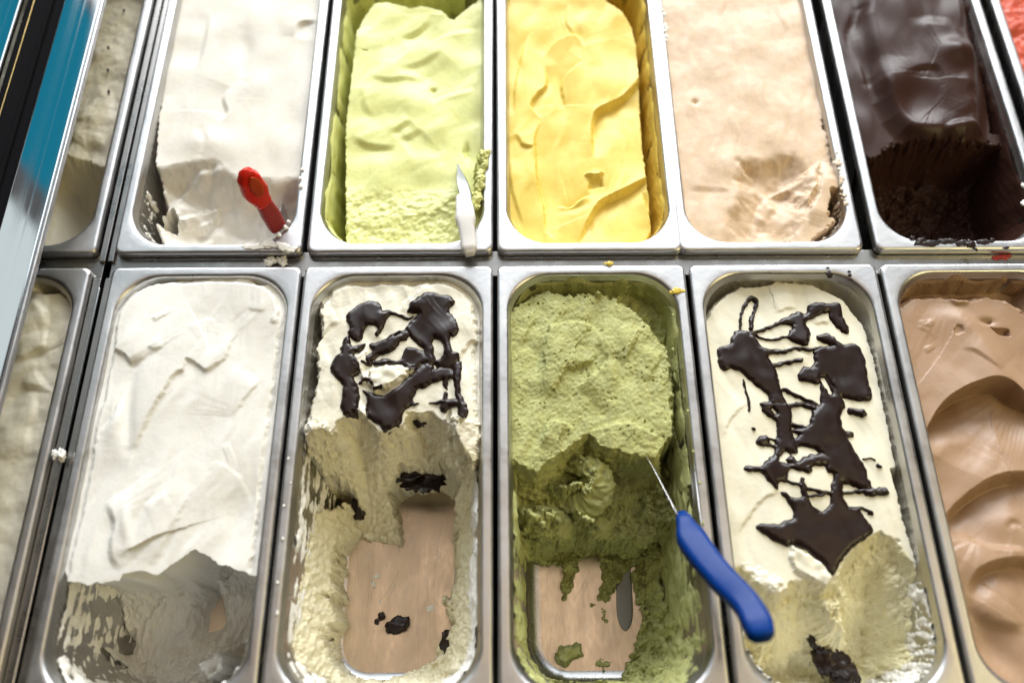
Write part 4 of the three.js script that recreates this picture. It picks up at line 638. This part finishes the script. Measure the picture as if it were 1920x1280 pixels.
{
  const t = thing('spatula', 'white handled spatula lying over the near rim of the lime ice cream pan', 'spatula');
  mesh('handle', sweep([pt(866, 364, 0.004), pt(871, 390, 0.008), pt(873, 415, 0.009), pt(877, 445, 0.008), pt(881, 478, 0.008)], table([[0, 0.003, 0.002], [0.08, 0.0065, 0.004], [0.35, 0.0085, 0.0055], [0.45, 0.0092, 0.006], [0.6, 0.0072, 0.006], [0.9, 0.0068, 0.0055], [1, 0.004, 0.003]])), plastic(0.78, 0.76, 0.74, 0.4), t);
  sweep.up = new THREE.Vector3(0.35, 1, 0);
  mesh('blade', sweep([pt(876, 378, 0.004), pt(868, 345, 0.001), pt(858, 308, -0.010)], table([[0, 0.0062, 0.0008], [0.4, 0.0058, 0.0007], [1, 0.001, 0.0005]]), 12, 12), mBlade, t);
  sweep.up = new THREE.Vector3(0, 1, 0);
}

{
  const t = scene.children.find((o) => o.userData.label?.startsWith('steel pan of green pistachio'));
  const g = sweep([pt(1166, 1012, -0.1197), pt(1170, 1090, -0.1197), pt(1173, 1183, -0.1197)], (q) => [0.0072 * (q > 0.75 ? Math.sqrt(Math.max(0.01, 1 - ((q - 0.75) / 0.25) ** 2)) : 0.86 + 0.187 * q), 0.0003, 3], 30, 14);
  g.translate(-t.position.x, 0, -t.position.z); mesh('dark_strip', g, mBlade, t, 'dull dark grey strip on the bare pan floor');  // a thin dark steel strip set on the pan floor
}
{                                                           // curls of pistachio standing in the scooped cave
  const t = scene.children.find((o) => o.userData.label?.startsWith('green pistachio'));
  const crumple = (g, amp, sc, k) => { g = mergeVertices(g.deleteAttribute('normal'), 1e-6); const a = g.attributes.position, n = (g.computeVertexNormals(), g.attributes.normal); for (let i = 0; i < a.count; i++) { const x = a.getX(i), y = a.getY(i), z = a.getZ(i), d = amp * (n3(x / sc, y / sc + k, z / sc) + 0.6 * n3(x / sc * 2.4, y / sc * 2.4 + k, z / sc * 2.4) + 0.35 * n3(x / sc * 5, y / sc * 5 + k, z / sc * 5)); a.setXYZ(i, x + n.getX(i) * d, y + n.getY(i) * d, z + n.getZ(i) * d); } g.computeVertexNormals(); return g; };
  sweep.up = new THREE.Vector3(0.1, 1, 0.35);
  mesh('curl', crumple(sweep([pt(1062, 880, -0.044), pt(1090, 872, -0.034), pt(1118, 884, -0.030), pt(1128, 910, -0.032), pt(1112, 936, -0.038), pt(1078, 938, -0.046), pt(1040, 918, -0.056)], table([[0, 0.003, 0.003], [0.25, 0.0085, 0.006], [0.6, 0.0125, 0.008], [0.85, 0.010, 0.007], [1, 0.003, 0.003]]), 90, 44), 0.0021, 0.009, 3), mGreen, t);
  mesh('curl', crumple(sweep([pt(1068, 958, -0.062), pt(1092, 968, -0.054), pt(1118, 984, -0.052), pt(1142, 1004, -0.060)], table([[0, 0.004, 0.003], [0.3, 0.008, 0.007], [0.8, 0.009, 0.006], [1, 0.003, 0.002]]), 70, 36), 0.0014, 0.006, 8), mGreen, t);
  mesh('curl', crumple(sweep([pt(980, 985, -0.060), pt(1010, 978, -0.052), pt(1045, 982, -0.054), pt(1070, 1000, -0.064)], table([[0, 0.006, 0.004], [0.4, 0.013, 0.010], [0.8, 0.011, 0.009], [1, 0.004, 0.003]]), 70, 36), 0.0016, 0.007, 12), mGreen, t);
  mesh('curl', crumple(sweep([pt(1205, 950, -0.066), pt(1216, 975, -0.060), pt(1212, 1000, -0.064), pt(1190, 1020, -0.078)], table([[0, 0.003, 0.003], [0.4, 0.007, 0.006], [0.8, 0.007, 0.006], [1, 0.003, 0.002]]), 60, 32), 0.0013, 0.006, 17), mGreen, t);
  sweep.up = new THREE.Vector3(0, 1, 0);
}
// ================================================================ spills on the steel
function spill(label, category, mat, list, lvl = 0.0006, group) {
  const t = thing('spill', label, category, group); let k = rnd() * 90;
  list.forEach(([x, y, r, s = 1, a = 0, fl = 0.35]) => mesh('drop', chip(x, y, lvl, r, fl, k += 5.3, s, a), mat, t));
}
const mYellow = creamMat([0.75, 0.55, 0.08]);
spill('yellow drop on the far rim of the pistachio pan', 'drop', mYellow, [[1143, 494, 0.0022, 1.3], [1137, 494, 0.0012, 2]], 0.0004);
spill('flat yellow splash on the right rim corner of the pistachio pan', 'drop', mYellow, [[1270, 545, 0.0028, 1.5, 0.1, 0.2], [1262, 547, 0.0014, 2.4, 0.1, 0.2], [1280, 545, 0.0012, 2, 0, 0.2]], 0.0004);
spill('dark chocolate drop on the inner rim edge of the drizzled pan', 'drop', mSauce, [[1555, 514, 0.0035, 0.75]], -0.001);
spill('three tiny chocolate specks on the rim of the drizzled pan', 'drop', mSauce, [[1593, 509, 0.0010, 1.4], [1594, 516, 0.0014], [1597, 524, 0.0013, 0.8], [1553, 502, 0.0008, 1.6]], 0.0003);
spill('white ice cream smeared on the rim by the red spatula', 'smear', mWhite, [[541, 416, 0.0022, 0.6, 0.5], [535, 427, 0.0026, 0.8, 0.5], [522, 441, 0.0022, 1], [503, 459, 0.0034, 2, 0, 0.16], [530, 463, 0.0042, 1.7, -0.3, 0.18], [483, 462, 0.003, 2.4, 0, 0.12], [546, 468, 0.003, 1.5, 0.2, 0.18], [465, 462, 0.0024, 2, 0, 0.1], [562, 335, 0.002, 0.6], [563, 350, 0.0025, 0.6], [566, 318, 0.002, 0.8]], 0.0004);
spill('crumbly white ice cream crumbs on the bar below the red spatula pan', 'crumbs', mWhite, Array.from({ length: 22 }, () => [497 + rnd() * 46, 484 + rnd() * 11, 0.0008 + rnd() * 0.0014, 1 + rnd(), rnd() * 3, 0.6]), -0.0065);
spill('pale lime ice cream stuck on the right rim above the white spatula', 'smear', mLime, Array.from({ length: 34 }, (_, i) => { const t = i / 33; return [909 - 16 * t + (rnd() - 0.5) * 10, 286 + 104 * t, 0.0016 + rnd() * 0.0022, 0.7 + rnd() * 0.5, rnd() * 3, 0.5 + rnd() * 0.4]; }), 0.0005);
spill('dark chocolate drip over the near rim of the dark chocolate pan', 'drip', mSauce, [[1712, 446, 0.0022, 0.8, 0.5, 0.3], [1726, 452, 0.0024, 2.6, 0.5, 0.16], [1745, 456, 0.003, 2.8, 0.1, 0.12], [1778, 452, 0.0026, 3, 0, 0.14], [1806, 455, 0.0026, 2.2, 0.2, 0.16], [1820, 458, 0.0042, 0.9, 0.5, 0.18], [1830, 467, 0.0022, 0.5, 0.5, 0.25], [1846, 453, 0.0024, 2.6, 0, 0.14], [1862, 449, 0.0014, 1.5, 0, 0.2], [1888, 464, 0.0013, 1.8, 0.3, 0.2]], 0.0002);
spill('whitish frost crumbs on the left rim of the beige pan', 'crumbs', mWhite, Array.from({ length: 16 }, (_, i) => [1240 + i * 0.5 + rnd() * 7, 18 + i * 3.6 + rnd() * 4, 0.0008 + rnd() * 0.0014, 1, rnd() * 3, 0.22]), 0.0004);
spill('beige ice cream scraps on the right rim of the beige pan', 'crumbs', creamMat([0.78, 0.66, 0.53]), Array.from({ length: 20 }, (_, i) => [1562 + i * 1.0 + rnd() * 8, 285 + i * 5.2 + rnd() * 6, 0.0006 + rnd() * rnd() * 0.0022, 0.8 + rnd(), rnd() * 3, 0.2]), 0.0003);
spill('small green flecks on the right rim of the pistachio pan', 'flecks', mGreen, [[1262, 655, 0.0016, 0.6], [1290, 770, 0.001, 1], [1300, 846, 0.0014, 0.7], [1262, 590, 0.0009, 1], [1312, 905, 0.0011, 1], [1318, 980, 0.0015, 0.6]], 0.0003);
spill('small white flecks on the left rim of the half emptied pan', 'flecks', mWhite, [[540, 860, 0.0012, 0.7], [532, 948, 0.001, 1], [530, 1010, 0.0016, 0.6], [520, 1092, 0.0012, 1], [519, 1150, 0.0018, 0.6], [545, 905, 0.0008, 1]], 0.0003);
const mRed = creamMat([0.5, 0.06, 0.06]);
spill('thin red juice on the bar under the dark chocolate pan', 'spill', mRed, [[1868, 483, 0.0022, 1.6, 0, 0.1], [1882, 482, 0.0026, 1.6, 0.1, 0.1], [1893, 480, 0.0018, 1, 0, 0.12]], -0.0091);
spill('white ice cream blob on the dark bar left of the plain white pan', 'smear', mWhite, [[117, 855, 0.005, 0.5, 0.2, 0.7], [103, 853, 0.004, 0.6, 0.2, 0.5]], -0.002);
spill('white ice cream dab on the far right pan edge', 'smear', mWhite, [[1919, 348, 0.0025, 0.7], [1919, 382, 0.003, 0.7]], -0.004);

// ================================================================ the counter round the pans
const bx = (x0, x1, y0, y1, z0, z1, r = 0.0008) => { const g = new RoundedBoxGeometry(x1 - x0, y1 - y0, z1 - z0, 2, Math.min(r, (y1 - y0) / 2.1, (x1 - x0) / 2.1, (z1 - z0) / 2.1)).translate((x0 + x1) / 2, (y0 + y1) / 2, (z0 + z1) / 2), a = g.attributes.position, uv = g.attributes.uv; for (let i = 0; i < a.count; i++) uv.setXY(i, a.getX(i), a.getZ(i) + a.getY(i)); return g; };
{
  const w = structure('counter_well', mergeGeometries([bx(-0.62, 0.78, -0.19, -0.17, -0.42, 0.44), bx(-0.64, -0.62, -0.19, -0.02, -0.42, 0.44), bx(0.78, 0.8, -0.19, -0.02, -0.42, 0.44), bx(-0.64, 0.8, -0.19, -0.02, -0.44, -0.42), bx(-0.64, 0.8, -0.19, -0.02, 0.44, 0.46)]), mWell);
  const b = thing('support_bar', 'flat steel bar running across between the two rows of pans', 'bar'); mesh('bar', bx(-0.34, 0.78, -0.013, -0.0092, -0.006, 0.0195), mRail, b);
  const b2 = thing('support_bar', 'short steel bar between the two half hidden pans at the left', 'bar'); mesh('bar', bx(-0.62, -0.346, -0.013, -0.0092, -0.006, 0.0195), mRail, b2);
  const r1 = thing('divider_rail', 'pair of dark steel rails beside the far row left pans', 'rail');
  mesh('rail', bx(-0.3502, -0.3445, -0.03, -0.0058, -0.36, 0.0045), mRail, r1); mesh('rail', bx(-0.3425, -0.3372, -0.03, -0.0058, -0.36, 0.0045), mRail, r1);
  const r2 = thing('divider_rail', 'pair of worn steel rails beside the near row left pans', 'rail');
  mesh('rail', bx(-0.3516, -0.3446, -0.03, -0.0062, 0.021, 0.4), mRail, r2); mesh('rail', bx(-0.3412, -0.3350, -0.03, -0.0062, 0.021, 0.4), mRail, r2); mesh('rail_lip', bx(-0.3442, -0.3425, -0.03, -0.0035, 0.032, 0.4), mPolish, r2);
}
{                                                           // steel trim along the left end
  const h = 0.04, e = (x, y) => at(x, y, h)[0], xr = e(130, 250), xl = e(60, 205);
  const t = thing('steel_trim', 'wide polished steel trim with a bright edge along the left end of the case', 'trim');
  mesh('trim_plate', bx(xl, xr - 0.0035, h - 0.006, h, -0.6, 0.5, 0.002), mPolish, t); mesh('trim_edge', bx(xr - 0.0033, xr, h - 0.0055, h + 0.0006, -0.6, 0.5, 0.002), mSteel, t);
  const g = thing('rubber_gasket', 'black rubber gasket strip beside the polished steel trim', 'gasket');
  mesh('gasket', bx(xl - 0.040, xl - 0.0005, h - 0.03, h - 0.006, -0.6, 0.5, 0.003), mBlack, g); mesh('gasket_bead', bx(xl - 0.016, xl - 0.012, h - 0.012, h - 0.003, -0.6, 0.5, 0.002), mBlack, g); mesh('brass_line', bx(xl - 0.0325, xl - 0.0315, h - 0.01, h - 0.0052, -0.6, 0.5, 0.0004), mBrass, g, 'thin brass line let into the black strip');
  const s = thing('outer_trim', 'outer strip of polished steel in the far left corner', 'trim'); mesh('trim_plate', bx(xl - 0.10, xl - 0.0405, h - 0.006, h, -0.6, 0.5, 0.002), mPolish, s);
}

renderer.render(scene, camera);
